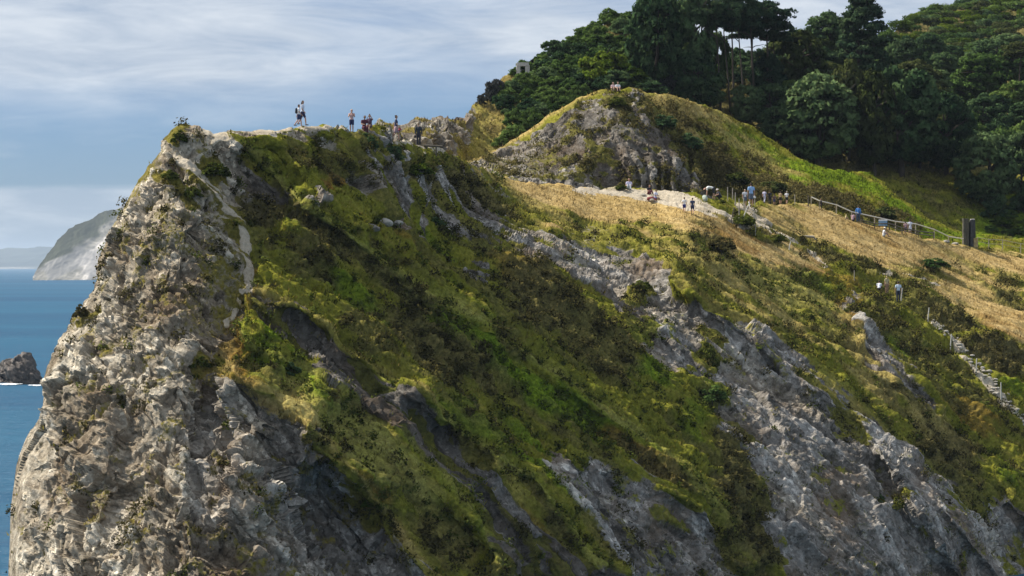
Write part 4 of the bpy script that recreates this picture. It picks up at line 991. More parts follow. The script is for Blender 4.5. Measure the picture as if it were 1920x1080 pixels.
# --- trees and bushes one can tell apart: (kind, px, top, base, width, material, name, label)
KEY = [
    ('pine', 1352, -38, 212, 96, L_PINE, 'pine_tree', 'pine with a thin bare trunk, leftmost of the tall pines on the skyline'),
    ('pine', 1371, -26, 214, 84, L_PINE, 'pine_tree', 'tall pine with its bare trunk left of the bright sky gap'),
    ('pine', 1377, -52, 206, 96, L_PINE, 'pine_tree', 'tall pine with its bare trunk right of the bright sky gap'),
    ('pine', 1394, -30, 216, 88, L_PINE, 'pine_tree', 'slim pine standing alone right of the sky gap'),
    ('pine', 1417, -40, 214, 100, L_PINE, 'pine_tree', 'pine under the long flat branch, left of its pair'),
    ('pine', 1440, -30, 210, 125, L_PINE, 'pine_tree', 'pine whose flat branch reaches out to the right over the sky'),
    ('pine', 1312, -45, 200, 110, L_PINE, 'pine_tree', 'short pine whose crown closes the left end of the pine group'),
    ('pine', 1405, 4, 200, 110, L_PINE, 'pine_tree', 'lower pine whose crown fills the middle of the pine group'),
    ('pine', 1455, 14, 206, 90, L_PINE, 'pine_tree', 'lowest pine under the long flat branch'),
    ('oak', 1440, 92, 215, 90, L_PINE, 'holm_oak', 'dark oak filling the space under the right pines'),
    ('oak', 1300, 90, 215, 110, L_DARK, 'holm_oak', 'dark oak low in front of the short pine'),
    ('cypress', 1618, -22, 196, 176, L_PINE, 'cypress_tree', 'huge dark cypress rising above the wood against the sky'),
    ('cypress', 1700, 72, 186, 110, L_PINE, 'cypress_tree', 'dark cypress at the right foot of the huge cypress'),
    ('oak', 1532, 122, 312, 200, L_DARK, 'holm_oak', 'broad dark holm oak bulging out over the green bank'),
    ('oak', 1453, 192, 268, 84, L_DARK, 'holm_oak', 'small blue-green holm oak at the top edge of the green bank'),
    ('oak', 1398, 152, 236, 76, L_DARK, 'holm_oak', 'small grey-green oak where the yellow bank meets the wood'),
    ('oak', 1330, 128, 204, 84, L_DARK, 'holm_oak', 'dark oak beside the upper end of the yellow bank'),
    ('oak', 1290, -30, 190, 140, L_DARK, 'holm_oak', 'tall dark oak left of the pine trunks'),
    ('oak', 1228, -40, 172, 140, L_DARK, 'holm_oak', 'dark oak above the bright green tree'),
    ('oak', 1340, 52, 180, 84, L_MID, 'ash_tree', 'lighter green tree in front of the leftmost pine trunks'),
    ('oak', 1500, 44, 205, 130, L_OLIVE, 'ash_tree', 'olive green tree between the pines and the huge cypress'),
    ('oak', 1590, 98, 300, 100, L_OLIVE, 'ash_tree', 'yellowish olive tree in front of the huge cypress'),
    ('oak', 1690, 106, 322, 190, L_DARK, 'holm_oak', 'widest dark tree below the huge cypress'),
    ('oak', 1640, 120, 330, 110, L_OLIVE, 'ash_tree', 'brownish olive tree between the two broad dark oaks'),
    ('oak', 1775, 160, 330, 140, L_DARK, 'holm_oak', 'dark oak right of the widest dark tree'),
    ('oak', 1838, 92, 210, 150, L_MID, 'willow_tree', 'pale green rounded tree high in the right of the wood'),
    ('oak', 1850, 234, 388, 150, L_DARK, 'holm_oak', 'rounded dark tree standing free above the bright bracken'),
    ('oak', 1915, 235, 372, 90, L_DARK, 'holm_oak', 'dark tree at the right border above the bracken'),
    ('thicket', 1866, 352, 408, 66, L_DARK, 'hawthorn_bush', 'small dark bush behind the stone pillar'),
    ('thicket', 1918, 340, 398, 66, L_DARK, 'hawthorn_bush', 'dark bush at the right border behind the wire fence'),
    ('pine', 1910, 62, 196, 80, L_OLIVE, 'pine_tree', 'yellow-lit pine at the right border of the wood'),
    ('thicket', 1132, 78, 152, 118, L_BRIGHT, 'sycamore_tree', 'bright yellow-green tree on the dark slope'),
    ('thicket', 1180, 116, 160, 80, L_BRIGHT, 'sycamore_tree', 'smaller bright green bush right of the bright tree'),
    ('thicket', 1150, 122, 166, 90, L_DARK, 'hawthorn_bush', 'dark bush right above the two people on the knoll'),
    ('thicket', 1215, 136, 176, 90, L_DARK, 'hawthorn_bush', 'dark bush above the yellow end of the bank'),
    ('thicket', 1255, 128, 186, 76, L_GREY, 'hawthorn_bush', 'greyish bush at the wood edge above the yellow bank'),
    ('thicket', 930, 134, 190, 50, L_GREY, 'blackthorn_bush', 'tall greyish bush leaning on the left skyline'),
    ('thicket', 903, 172, 196, 24, L_GREY, 'blackthorn_bush', 'thin straggly bush lowest on the left skyline'),
    ('thicket', 945, 165, 206, 56, L_DARK, 'blackthorn_bush', 'dark bush right below the tall greyish bush'),
    ('thicket', 997, 104, 128, 30, L_GREY, 'blackthorn_bush', 'small dark bush behind the ruined wall'),
]
for kd, px, yt, yb, wp, mt, nm, lb in KEY:
    tree_px(SCC, kd, px, yt, yb, wp, mt, nm, lb, 'bush' if 'bush' in nm else 'tree')
# --- the rest of the wood
placed = [(k[1], k[3], k[4]) for k in KEY]
ANCH = [(1132, 115, 'the bright tree'), (1618, 70, 'the huge cypress'), (1385, 80, 'the pine trunks'), (1532, 215, 'the broad holm oak'), (1838, 150, 'the pale round tree'),
        (1850, 310, 'the tree above the bracken'), (979, 135, 'the ruined wall'), (1153, 162, 'the seated pair'), (1690, 210, 'the widest dark tree'), (1908, 120, 'the yellow-lit pine'), (1050, 60, 'the left skyline bend'), (1000, 250, 'the tan flank')]
TONE = {'dark_leaves': 'dark', 'mid_green_leaves': 'mid green', 'bright_green_leaves': 'bright green', 'olive_leaves': 'olive'}
used_labels = {}
def autolabel(x, y, h, hmin, hmax, mat, noun, part):
    ax, ay, an = min(ANCH, key=lambda a: math.hypot(a[0] - x, a[1] - y))
    dx, dy = x - ax, (y - h / 2) - ay
    d = math.hypot(dx, dy)
    near = 'close ' if d < 60 else ('' if d < 130 else 'far ')
    v = 'above' if dy < -18 else ('below' if dy > 18 else ''); u = 'left of' if dx < -15 else ('right of' if dx > 15 else '')
    rel = ({'above': 'up ', 'below': 'down '}[v] + u) if v and u else (v or u or 'beside')
    f = (h - hmin) / (hmax - hmin + 1e-6); size = 'small' if f < .33 else ('large' if f > .67 else 'middling')
    return '%s %s %s %s%s %s' % (size, TONE.get(mat.name, 'green'), noun, near, rel, an)
def fill(poly, n, sp, hmin, hmax, kinds, mats, name, label, group, asp=1.1, cat='tree'):
    poly_a = np.array(poly, float)
    x0, y0 = poly_a.min(0); x1, y1 = poly_a.max(0)
    r = random.Random(len(placed)); cnt = 0
    for _ in range(n * 60):
        if cnt >= n: break
        x = r.uniform(x0, x1); y = r.uniform(y0, y1)
        if poly_in(np.array([x]), np.array([y]), poly, 0.01)[0] < 0.5: continue
        if any(abs(x - a) < sp and abs(y - b) < sp * 0.55 for a, b, _w in placed): continue
        placed.append((x, y, sp)); cnt += 1
        h = r.uniform(hmin, hmax)
        mt = r.choice(mats)
        lb = autolabel(x, y, h, hmin, hmax, mt, cat, label) if len(group) and 'bracken' not in group else label
        tree_px(SCC, r.choice(kinds), x, y - h, y, h * asp * r.uniform(0.85, 1.25), mt, name, lb, cat, group)
LEFT = [(935, 196), (975, 150), (1010, 112), (1060, 86), (1110, 62), (1180, 34), (1250, 24), (1290, 90), (1290, 185), (1200, 175), (1140, 168), (1090, 188), (1030, 220), (992, 246), (970, 256), (962, 240), (1000, 205), (985, 180), (955, 196)]
fill(LEFT, 105, 17, 26, 46, ['thicket'], [L_MID, L_MID, L_MID, L_DARK], 'hawthorn_bush', 'wind-clipped green bush in the thicket on the left flank of the hill', 'bushes on the left flank of the hill', 1.45, 'bush')
MID = [(1300, 190), (1350, 200), (1450, 190), (1480, 120), (1560, 95), (1700, 120), (1760, 200), (1800, 250), (1790, 320), (1700, 318), (1640, 300), (1560, 290), (1480, 262), (1400, 225), (1330, 195), (1290, 185)]
fill(MID, 60, 29, 55, 100, ['oak'], [L_DARK, L_DARK, L_MID, L_OLIVE], 'woodland_tree', 'dark rounded tree inside the wood on the hill', 'trees inside the wood', 1.0)
RIGHT = [(1720, 120), (1800, 130), (1950, 140), (1990, 240), (1990, 340), (1910, 330), (1800, 290), (1770, 200)]
fill(RIGHT, 34, 30, 50, 85, ['oak', 'thicket'], [L_DARK, L_MID, L_DARK], 'woodland_tree', 'green tree in the right part of the wood', 'trees in the right part of the wood', 1.2)
SKY = [(1440, 78), (1560, 72), (1650, 90), (1650, 110), (1440, 110)]
fill(SKY, 14, 16, 26, 40, ['farbush'], [L_DARK, L_MID], 'woodland_tree', 'small distant tree on the skyline between pines and cypress', 'distant trees on the skyline', 1.4)
fill([(1335, 125), (1350, 112), (1450, 108), (1450, 150), (1340, 165)], 12, 14, 24, 36, ['thicket'], [L_DARK, L_PINE], 'hawthorn_bush', 'x', 'bushes under the pines', 1.5, 'bush')
FAR = [(1680, 60), (1740, 26), (1830, 8), (1900, -8), (1990, -20), (1990, 110), (1900, 120), (1800, 118), (1700, 112)]
fill(FAR, 170, 9, 15, 28, ['farbush'], [L_MID, L_MID, L_OLIVE, L_DARK, L_BRIGHT], 'hawthorn_bush', 'low round bush on the far hilltop at upper right', 'bushes on the far hilltop', 1.7, 'bush')
FERN = [(1830, 405), (1910, 400), (1990, 400), (1990, 445), (1850, 440)]
fill(FERN, 14, 16, 14, 24, ['thicket'], [L_BRIGHT, L_MID], 'bracken_clump', 'bright green bracken clump behind the wire fence', 'bracken behind the wire fence', 2.2, 'fern')
OUT = [(2000, 100), (2560, 60), (2560, 440), (2100, 430), (2000, 380)]
fill(OUT, 46, 44, 60, 100, ['oak', 'thicket'], [L_DARK, L_MID], 'woodland_tree', 'x', 'trees right of the picture', 1.2)
# --- single shrubs on the cliff
SH = [
    (SA, 335, 240, 268, 34, L_GSCRUB, 'green shrub on the very top of the headland'),
    (SA, 318, 318, 338, 36, L_GSCRUB, 'green shrub left of the pale trail high on the headland'),
    (SA, 362, 345, 372, 40, L_GSCRUB, 'green shrub just below the left one beside the pale trail'),
    (SA, 405, 298, 332, 60, L_GSCRUB, 'broad dark green shrub right of the pale trail near the top of the headland'),
    (SA, 152, 566, 596, 34, L_SCRUB, 'shrub jutting from the left edge of the headland above the sea'),
    (SA, 398, 24 + 0, 0, 0, None, None),
    (SA, 785, 300, 330, 62, L_BRIGHT, 'bright green shrub on dark ground right below the standing people'),
    (SA, 690, 246, 276, 44, L_DARK, 'dark green shrub hanging below the seated pair'),
    (SA, 735, 262, 300, 50, L_DARK, 'dark shrub under the rock block of the crest'),
    (SA, 812, 402, 424, 46, L_DARK, 'dark shrub at the lower edge of the grey scree below the crest'),
    (SA, 1352, 436, 474, 66, L_SCRUB, 'round dark bush alone in the dry meadow'),
    (SA, 1202, 522, 544, 44, L_GSCRUB, 'green shrub on the rock rib right of centre'),
    (SA, 1330, 636, 684, 46, L_GSCRUB, 'upper of two green shrubs on the grey scree'),
    (SA, 1334, 718, 752, 66, L_MID, 'lower and brighter of two green shrubs on the grey scree'),
    (SA, 692, 930, 952, 30, L_BRIGHT, 'small bright green shrub on shaded rock at the lower left'),
    (SA, 1684, 928, 956, 30, L_GSCRUB, 'small shrub beside the smooth slab at the lower right'),
    (SA, 1650, 922, 940, 26, L_DARK, 'small dark shrub left of the smooth slab at the lower right'),
    (SA, 410, 1 + 0, 0, 0, None, None),
    (SA, 376, 664, 690, 44, L_GSCRUB, 'shrub on the ledge in the middle of the headland'),
    (SA, 545, 676, 702, 44, L_DARK, 'dark shrub on the green tongue of grass'),
    (SA, 1392, 400, 424, 60, L_GSCRUB, 'low green bush among the leaning stakes'),
    (SA, 1166, 346, 357, 30, L_GSCRUB, 'low bush at the foot of the knoll left of the person in white'),
    (SA, 1460, 436, 456, 40, L_GSCRUB, 'green bush right of the narrow path'),
    (SA, 1750, 480, 504, 70, L_MID, 'green bush in the dry grass at the right'),
    (SB, 1160, 178, 198, 44, L_GSCRUB, 'green shrub just under the two people on the knoll'),
    (SB, 1242, 210, 240, 60, L_DARK, 'dark shrub on the right shoulder of the knoll'),
    (SB, 1290, 246, 278, 60, L_DARK, 'dark bush right of the knoll face, halfway down'),
    (SB, 1380, 318, 352, 60, L_GSCRUB, 'green bush behind the leaning stakes at the foot of the bank'),
    (SB, 1448, 335, 362, 70, L_OLIVE, 'olive bush behind the row of walkers'),
    (SB, 1655, 385, 412, 60, L_OLIVE, 'olive bush on the bank behind the long rail'),
    (SCC, 965, 226, 262, 60, L_MID, 'green bush on the tan flank, upper of the diagonal row'),
    (SCC, 940, 250, 276, 40, L_MID, 'green bush on the tan flank, lower end of the diagonal row'),
    (SCC, 948, 200, 214, 22, L_DARK, 'tiny dark bush alone on the tan flank'),
]
for s_, px, yt, yb, wp, mt, lb in SH:
    if lb: tree_px(s_, 'shrub', px, yt, yb, wp, mt, 'shrub', lb, 'shrub')

# likenesses that ended up with the same words: say which is higher
byl = {}
for o_ in list(C.objects):
    if o_.parent is None and o_.get('group') and o_.get('label'): byl.setdefault(o_['label'], []).append(o_)
for lb, os_ in byl.items():
    if len(os_) in (2, 3) and len(lb.split()) <= 12:
        os_.sort(key=lambda q: -q.location.z)
        for q, wd in zip(os_, ['upper of two', 'lower of two'] if len(os_) == 2 else ['uppermost of three', 'middle of three', 'lowest of three']): q['label'] = lb + ', ' + wd
# ================================================================== posts, rails, pillar, board, stones
WOOD = simple_mat("weathered_wood", (0.34, 0.30, 0.24), 0.85, 0.3, 9.0, bump=0.4)
WOODD = simple_mat("dark_wood", (0.10, 0.085, 0.065), 0.85, 0.3, 9.0, bump=0.4)
PALEW = simple_mat("bleached_wood", (0.58, 0.55, 0.48), 0.8, 0.15, 9.0)
STONE = simple_mat("rough_stone", (0.33, 0.305, 0.26), 0.9, 0.35, 3.0, bump=0.8)
STONED = simple_mat("dark_stone", (0.085, 0.082, 0.075), 0.9, 0.4, 2.0, bump=0.8)
CONC = simple_mat("old_concrete", (0.46, 0.42, 0.38), 0.9, 0.2, 2.0, bump=0.5)
WIRE = simple_mat("wire", (0.30, 0.29, 0.26), 0.5, 0.1)
BLUE_S = simple_mat("board_blue", (0.20, 0.34, 0.50), 0.5, 0.08)
WHITE_S = simple_mat("board_white", (0.75, 0.77, 0.78), 0.5, 0.05)
def bm_obj(name, bm, mat, parent=None, smooth=False, bevel=0.0):
    if bevel: bmesh.ops.bevel(bm, geom=list(bm.edges), offset=bevel, segments=1, affect='EDGES')
    me = bpy.data.meshes.new(name); bm.to_mesh(me); bm.free()
    if smooth: me.polygons.foreach_set('use_smooth', [True] * len(me.polygons))
    me.materials.append(mat)
    o = bpy.data.objects.new(name, me); C.objects.link(o)
    if parent: o.parent = parent
    return o
import bmesh
def bx(bm, c, s, rz=0.0, rough=0.0, tilt=None):
    M = Matrix.Translation(c) @ Matrix.Rotation(rz, 4, 'Z')
    if tilt is not None: M = M @ tilt.to_matrix().to_4x4()
    g = bmesh.ops.create_cube(bm, size=1.0, matrix=M @ Matrix.Diagonal((*s, 1)))
    if rough:
        for v in g['verts']: v.co += Vector([random.uniform(-rough, rough) for _ in range(3)])
    return g
def bar(bm, a, b, r, r2=None, n=8):
    a = Vector(a); b = Vector(b); d = b - a
    M = Matrix.Translation((a + b) / 2) @ d.to_track_quat('Z', 'Y').to_matrix().to_4x4()
    bmesh.ops.create_cone(bm, cap_ends=True, segments=n, radius1=r, radius2=r if r2 is None else r2, depth=d.length, matrix=M)
def post(px, ytop, ybase, s=None, r=0.06, mat=None, label='', dx=0.0, group=None, name='fence_post'):
    s = s or SA; p = at(s, px, ybase); k = p.y / F; h = max(0.4, (ybase - ytop) * k)
    bm = bmesh.new()
    bar(bm, (0, 0, -0.3), (dx * k * 0.5, 0, h * 0.5), r, r * 0.95); bar(bm, (dx * k * 0.5, 0, h * 0.49), (dx * k, 0.02, h), r * 0.95, r * 0.8)
    o = bm_obj(name, bm, mat or WOOD); o.location = p
    return tag(o, label=label, cat='post', group=group)
WP = 'white-topped posts beside the stone steps'
post(1661, 521, 547, r=.055, mat=PALEW, label='pale post in front of the two people on the lower trail', group=WP)
post(1690, 541, 564, r=.055, mat=PALEW, dx=3, label='pale leaning post right of the person in the blue-white shirt', group=WP)
post(1739, 577, 604, r=.055, mat=PALEW, dx=3, label='pale post just above the top of the stone steps', group=WP)
post(1782, 626, 660, r=.055, mat=PALEW, dx=3, label='pale post beside the first of the stone steps', group=WP)
post(1830, 670, 700, r=.055, mat=PALEW, dx=1, label='pale post halfway down the stone steps', group=WP)
post(1876, 716, 758, r=.055, mat=PALEW, label='tallest and lowest pale post beside the stone steps', group=WP)
ST = 'stakes at the head of the narrow path'
for a in [(1364, 350, 376, 0, WOOD, 'grey stake leftmost of the cluster, behind the low green bush'), (1373, 352, 374, 0, WOOD, 'second thin stake of the cluster, close behind the leftmost'),
          (1379, 360, 386, 0, WOOD, 'grey stake between the two paths'), (1370, 388, 418, 7, WOODD, 'dark stake leaning to the right beside the pale path'),
          (1385, 372, 420, 0, WOOD, 'tall straight stake in front of the low green bush'), (1399, 380, 400, -3, WOOD, 'short stake behind the broken one'),
          (1390, 384, 418, 14, PALEW, 'pale broken stake leaning far to the right'), (1393, 370, 392, 0, WOOD, 'thin stake left of the woman in white'),
          (1414, 418, 440, 2, WOOD, 'short grey post on the bare ground below the narrow path'), (1415, 374, 386, 0, WOOD, 'very short stake right of the man in pale blue')]:
    post(a[0], a[1], a[2], dx=a[3], mat=a[4], r=0.05, label=a[5], group=ST)
post(1478, 453, 468, mat=PALEW, dx=4, r=.05, label='pale leaning peg in dry grass below the narrow path')
post(1601, 506, 524, mat=WOOD, r=.045, label='thin grey peg on the grassy trail at the right')
post(1491, 364, 384, mat=WOOD, r=.045, label='thin post between the walkers and the long rail')
post(1112, 0 + 345, 352, mat=WOODD, r=.06, label='tiny peg left of the pale ground under the knoll')
# ---- the long rail
def rail_fence(name, pts, hs, label, mat, rr=0.055, rp=0.05, mid=False, s=None, gp=None):
    """pts: pixels of the top rail at each post; hs: pixel height of the post"""
    s = s or SA
    ps = []
    for (x, y), h in zip(pts, hs):
        p = at(s, x, y + h); ps.append((p, h * p.y / F))
    root = empty(name, ps[0][0], label=label, cat='fence')
    o0 = Vector(ps[0][0])
    for p, h in ps:
        bm = bmesh.new(); q = p - o0
        bar(bm, q + Vector((0, 0, -0.3)), q + Vector((0, 0, h + 0.06)), rp)
        bm_obj('post', bm, mat, root)
    for (p, h), (q, g) in zip(ps[:-1], ps[1:]):
        bm = bmesh.new()
        a = p - o0 + Vector((0, -rr - rp, h)); b = q - o0 + Vector((0, -rr - rp, g))
        bar(bm, a, b, rr, n=6); bm_obj('rail', bm, gp or mat, root)
        if mid:
            bm = bmesh.new(); bar(bm, a - Vector((0, 0, h * .45)), b - Vector((0, 0, g * .45)), rr * .8, n=6); bm_obj('rail', bm, mat, root)
    return root
rail_fence('rail_fence', [(1521, 370), (1537, 376), (1570, 381), (1602, 389), (1640, 399), (1680, 409), (1718, 419), (1752, 430), (1779, 439), (1806, 447)], [14, 14, 16, 16, 18, 18, 20, 16, 12, 10],
           'long pale handrail running down along the foot of the green bank', WOOD, gp=PALEW)
rail_fence('rail_fence', [(1614, 413), (1640, 419), (1668, 420), (1692, 427), (1722, 433), (1750, 437)], [8, 9, 12, 12, 12, 12], 'short dark rail in front of the long pale handrail', WOODD, mid=True)
rail_fence('wire_fence', [(1832, 445), (1852, 446), (1880, 449), (1914, 453), (1950, 458), (2010, 468), (2080, 480)], [16, 18, 18, 18, 18, 18, 18], 'wire fence from the pillar to the right border', WOOD, rr=0.022, mid=True, gp=WIRE)
post(1515, 366, 386, mat=WOODD, r=.06, label='dark gate post at the upper end of the long handrail')
# ---- pillar
p = at(SA, 1816, 462); k = p.y / F
root = empty('stone_pillar', p, label='square dark stone pillar with a split top beside the handrail', cat='pillar')
h = 52 * k
def rough_block(name, cx, cy, sx, sy, sz, mat, parent, z0=0.0, n=7, amp=0.03):
    bm = bmesh.new(); bmesh.ops.create_cube(bm, size=1.0)
    bmesh.ops.subdivide_edges(bm, edges=list(bm.edges), cuts=n, use_grid_fill=True)
    for v in bm.verts:
        c = v.co; q = Vector((c.x * sx, c.y * sy, (c.z + .5) * sz))
        nn_ = perlin(np.array([[q.x + cx * 3, q.y + 9, q.z + sz]]), 0.35, 3)[0] + .6 * perlin(np.array([[q.x + cx * 3, q.y + 9, q.z + sz]]), 0.15, 4)[0]
        rr = Vector((c.x, c.y, c.z * .4)); 
        v.co = q + rr * (nn_ * amp * 4) + Vector((cx, cy, z0))
    return bm_obj(name, bm, mat, parent, smooth=False)
rough_block('pier', -0.34, 0, 0.52, 0.95, h + 0.5, simple_mat("pillar_stone", (0.085, 0.080, 0.060), 0.9, 0.35, 3.0, bump=0.8), root, -0.5)
rough_block('pier', 0.38, 0.05, 0.48, 0.9, h + 0.35, simple_mat("pillar_stone_grey", (0.05, 0.052, 0.055), 0.9, 0.35, 3.0, bump=0.8), root, -0.5)
rough_block('infill', 0.03, 0.3, 0.26, 0.5, h + 0.1, STONED, root, -0.5)
rough_block('cap_stone', 0.38, 0.05, 0.40, 0.7, 0.10, CONC, root, h - 0.14)
p = at(SA, 1829, 464)
o = rough_block('low_pier', 0, 0, 0.4, 0.5, 1.25, simple_mat("pier_buff", (0.34, 0.27, 0.13), 0.9, 0.3, 3.0, bump=.6), None, -0.3); o.location = p
tag(o, label='low buff stone pier leaning against the pillar', cat='pier')
# ---- information board
p = at(SA, 1656, 428); k = p.y / F
root = empty('information_board', p, label='blue and white board standing in dry grass before the handrail', cat='sign')
for sx in (-0.34, 0.34):
    bm = bmesh.new(); bx(bm, (sx, 0, 0.2), (0.07, 0.07, 1.0)); bm_obj('leg', bm, WOODD, root)
bm = bmesh.new(); bx(bm, (0, -0.06, 0.48), (0.86, 0.04, 0.50)); bm_obj('panel', bm, BLUE_S, root, bevel=0.01)
bm = bmesh.new(); bx(bm, (0, -0.06, 0.805), (0.86, 0.045, 0.14)); bm_obj('header', bm, WHITE_S, root, bevel=0.01)
# ---- fallen log, bench planks
p = at(SA, 1515, 448)
bm = bmesh.new(); bar(bm, (-0.75, 0, 0.25), (0.55, 0.05, 0.18), 0.10, 0.12, 10); bar(bm, (0.5, 0, 0.2), (0.85, .1, -0.2), 0.10, 0.06, 8); bar(bm, (-0.5, 0, .2), (-0.45, 0, -.3), .06, .05)
o = bm_obj('fallen_log', bm, WOOD); o.location = p; tag(o, label='grey fallen log lying beside the narrow path', cat='log')
p = at(SA, 812, 284)
bm = bmesh.new(); bar(bm, (-0.7, 0, 0.42), (0.75, 0.0, 0.36), 0.09, 0.08, 8); bar(bm, (0.25, 0, 0.4), (0.25, 0, -.4), .06, .05); bar(bm, (0.7, 0, .36), (0.95, 0, 0.1), .06, .04); bar(bm, (-.5, 0, .4), (-.45, 0, -.3), .06)
o = bm_obj('wooden_barrier', bm, WOODD); o.location = p; tag(o, label='low dark timber barrier on the crest right of the person in dark clothes', cat='barrier')
# ---- stones
def stone(px, py, w, d, h, mat, label, s=None, group=None, name='boulder', seed=0, sink=0.35, cat='stone'):
    bm = bmesh.new(); bmesh.ops.create_icosphere(bm, subdivisions=3, radius=0.5)
    vs = np.array([v.co[:] for v in bm.verts]); sc_ = np.array([w, d, h])
    pt = vs * sc_ + seed * 3.7
    rel, e, _v = facets(pt, max(w, h) * 0.45, seed)
    vs = vs * (1 + 0.22 * rel[:, None] + 0.12 * perlin(pt, max(w, h) * .3, seed)[:, None]) * sc_
    for v, q in zip(bm.verts, vs): v.co = q
    o = bm_obj(name, bm, mat); o.location = Vector(at(s or SA, px, py)) + Vector((0, 0, h * (0.5 - sink)))
    return tag(o, label=label, cat=cat, group=group)
stone(1322, 376, 0.52, 0.5, 0.6, simple_mat("pale_boulder", (0.40, 0.45, 0.39), .8, .1), 'pale mint-coloured boulder at the foot of the knoll', seed=3, sink=.15)
for q, (px, py, w_, h_) in enumerate([(722, 421, 1.2, .6), (744, 420, .8, .45), (1790, 455, .8, .3), (1776, 452, .7, .3), (1222, 379, .7, .3), (1300, 396, .3, .2), (858, 470, .7, .3), (1205, 365, .5, .25)]):
    stone(px, py, w_, w_ * .8, h_, STONE, ['flat pale boulder left of its pair in the green slope', 'smaller pale boulder right of its pair in the green slope', 
          'flat stone near the foot of the pillar', 'flat stone left of the one near the pillar', 'rock slab by the seated woman with brown legs', 'small rock on the pale path by the two walkers', 'small grey rock on the bright grass rib', 'small rock left of the seated woman'][q], seed=q + 5)
stl = [(1750, 606), (1942, 806)]
r_ = random.Random(4)
for q in range(30):
    t = q / 29.0
    x = np.interp(t, [0, .3, .55, .8, 1], [1752, 1806, 1846, 1888, 1936]); y = np.interp(t, [0, .3, .55, .8, 1], [606, 654, 702, 752, 806])
    for s2 in range(2 if q % 2 else 3):
        xx = x + r_.uniform(-9, 9) * (0.5 + t); yy = y + r_.uniform(-5, 5)
        wd_ = r_.uniform(0.22, 0.5) * (0.75 + 0.5 * t)
        stone(xx, yy, wd_, wd_ * .8, r_.uniform(.12, .26), STONE if q % 3 else PALEW if False else STONE, 'pale stone laid in the steps down the right of the slope', group='stones of the steps at the right', name='step_stone', seed=q * 3 + s2, sink=.2)
# ---- ruined lookout on the skyline
p = at(SCC, 979, 152); k = p.y / F
root = empty('ruined_lookout', p, label='pale ruined lookout wall with an opening on the left skyline', cat='ruin')
rough_block('pier', -8 * k, 0, 0.42, 0.6, 32 * k + .8, CONC, root, -0.8, amp=.02)
rough_block('pier', 9 * k, 0.02, 0.5, 0.6, 31 * k + .8, CONC, root, -0.8, amp=.02)
rough_block('lintel', 0.5 * k, -0.01, 22 * k, 0.66, 0.42, CONC, root, 31 * k - 0.1, amp=.02)
rough_block('back_wall', 0, 1.6, 18 * k, 0.3, 26 * k + .8, CONC, root, -0.8, amp=.02)
# ---- rock in the sea
def sea_rock(name, px, py, D, lumps, label):
    base = unproj(np.array(px, float), np.array(py, float), np.array(D, float))
    V = []; Fs = []; b = 0
    for cx, w_, d_, h_, lean in lumps:
        bm = bmesh.new(); bmesh.ops.create_icosphere(bm, subdivisions=6, radius=1.0)
        vs = np.array([v.co[:] for v in bm.verts]); fs = np.array([[v.index for v in f.verts] for f in bm.faces]); bm.free()
        q = vs * np.array([w_, d_, h_]); q[:, 0] += cx + lean * q[:, 2]
        rel, e, _ = facets(bedframe(q + 50), 3.2, 7); rel2, e2, _ = facets(bedframe(q + 50), 1.2, 8)
        q = q + vs * (0.8 * rel + 0.35 * rel2 - .3 * np.exp(-e * 14) + 0.9 * fbm(q, 4, 3, 9))[:, None]
        V.append(q); Fs.append(fs + b); b += len(q)
    V = np.concatenate(V)
    m, t = newmat("wet_rock")
    n = t.noise(pos(t), 0.8, 6, .7)
    finish(m, t, t.ramp(n, [(.35, (.035, .032, .030)), (.55, (.10, .085, .075)), (.72, (.26, .20, .16))]), 0.7, bump=n, bstr=.6, bdist=.3)
    o = mesh_np(name, V, np.concatenate(Fs), m, smooth=False)
    o.location = (base[0], base[1], 0)
    return tag(o, label=label, cat='rock')
K = 612 / F
sea_rock('sea_rock', 24, 718, 612, [(22 * K, 34 * K, 5, 50 * K, -0.15)], 'brown rounded rock standing in the sea left of the headland')
sea_rock('sea_rock', 24, 718, 622, [(-12 * K, 40 * K, 5, 44 * K, 0.6)], 'darker pointed rock behind the brown rounded rock in the sea')
# foam where the sea meets the rocks
m, t = newmat("foam"); fm = finish(m, t, t.mix(t.noise(pos(t), 2, 4), (0.5, .55, .58), (0.85, .87, .88)), .8)
for (px, py, D, n_, lb) in ((16, 719, 606, 40, 'white foam at the foot of the rocks in the sea'), (74, 722, 600, 12, 'thin white foam right of the rocks in the sea'), (46, 524, 4740, 1, None)):
    if not lb: continue
    P = unproj(np.full(n_ * 8, px) + rng.normal(0, 9, n_ * 8), np.full(n_ * 8, py) + 0 * rng.normal(0, 1, n_ * 8), np.full(n_ * 8, D) + rng.normal(0, 1.2, n_ * 8))
    P = P[(perlin(P, 1.6, 44) > -0.05)]
    P[:, 2] = 0.12
    s_ = rng.uniform(.1, .4, len(P))[:, None]; a_ = np.array([1, 0, 0]) * s_ * 1.6; b_ = np.array([0, 1, 0]) * s_; hz = np.array([0, 0, .12])
    Vf = np.stack([P - a_, P - b_, P + a_ + hz, P + b_ + hz], 1).reshape(-1, 3)
    o = mesh_np('sea_foam', Vf, np.arange(len(Vf)).reshape(-1, 4), fm, smooth=False); tag(o, label=lb, cat='foam', kind='stuff')
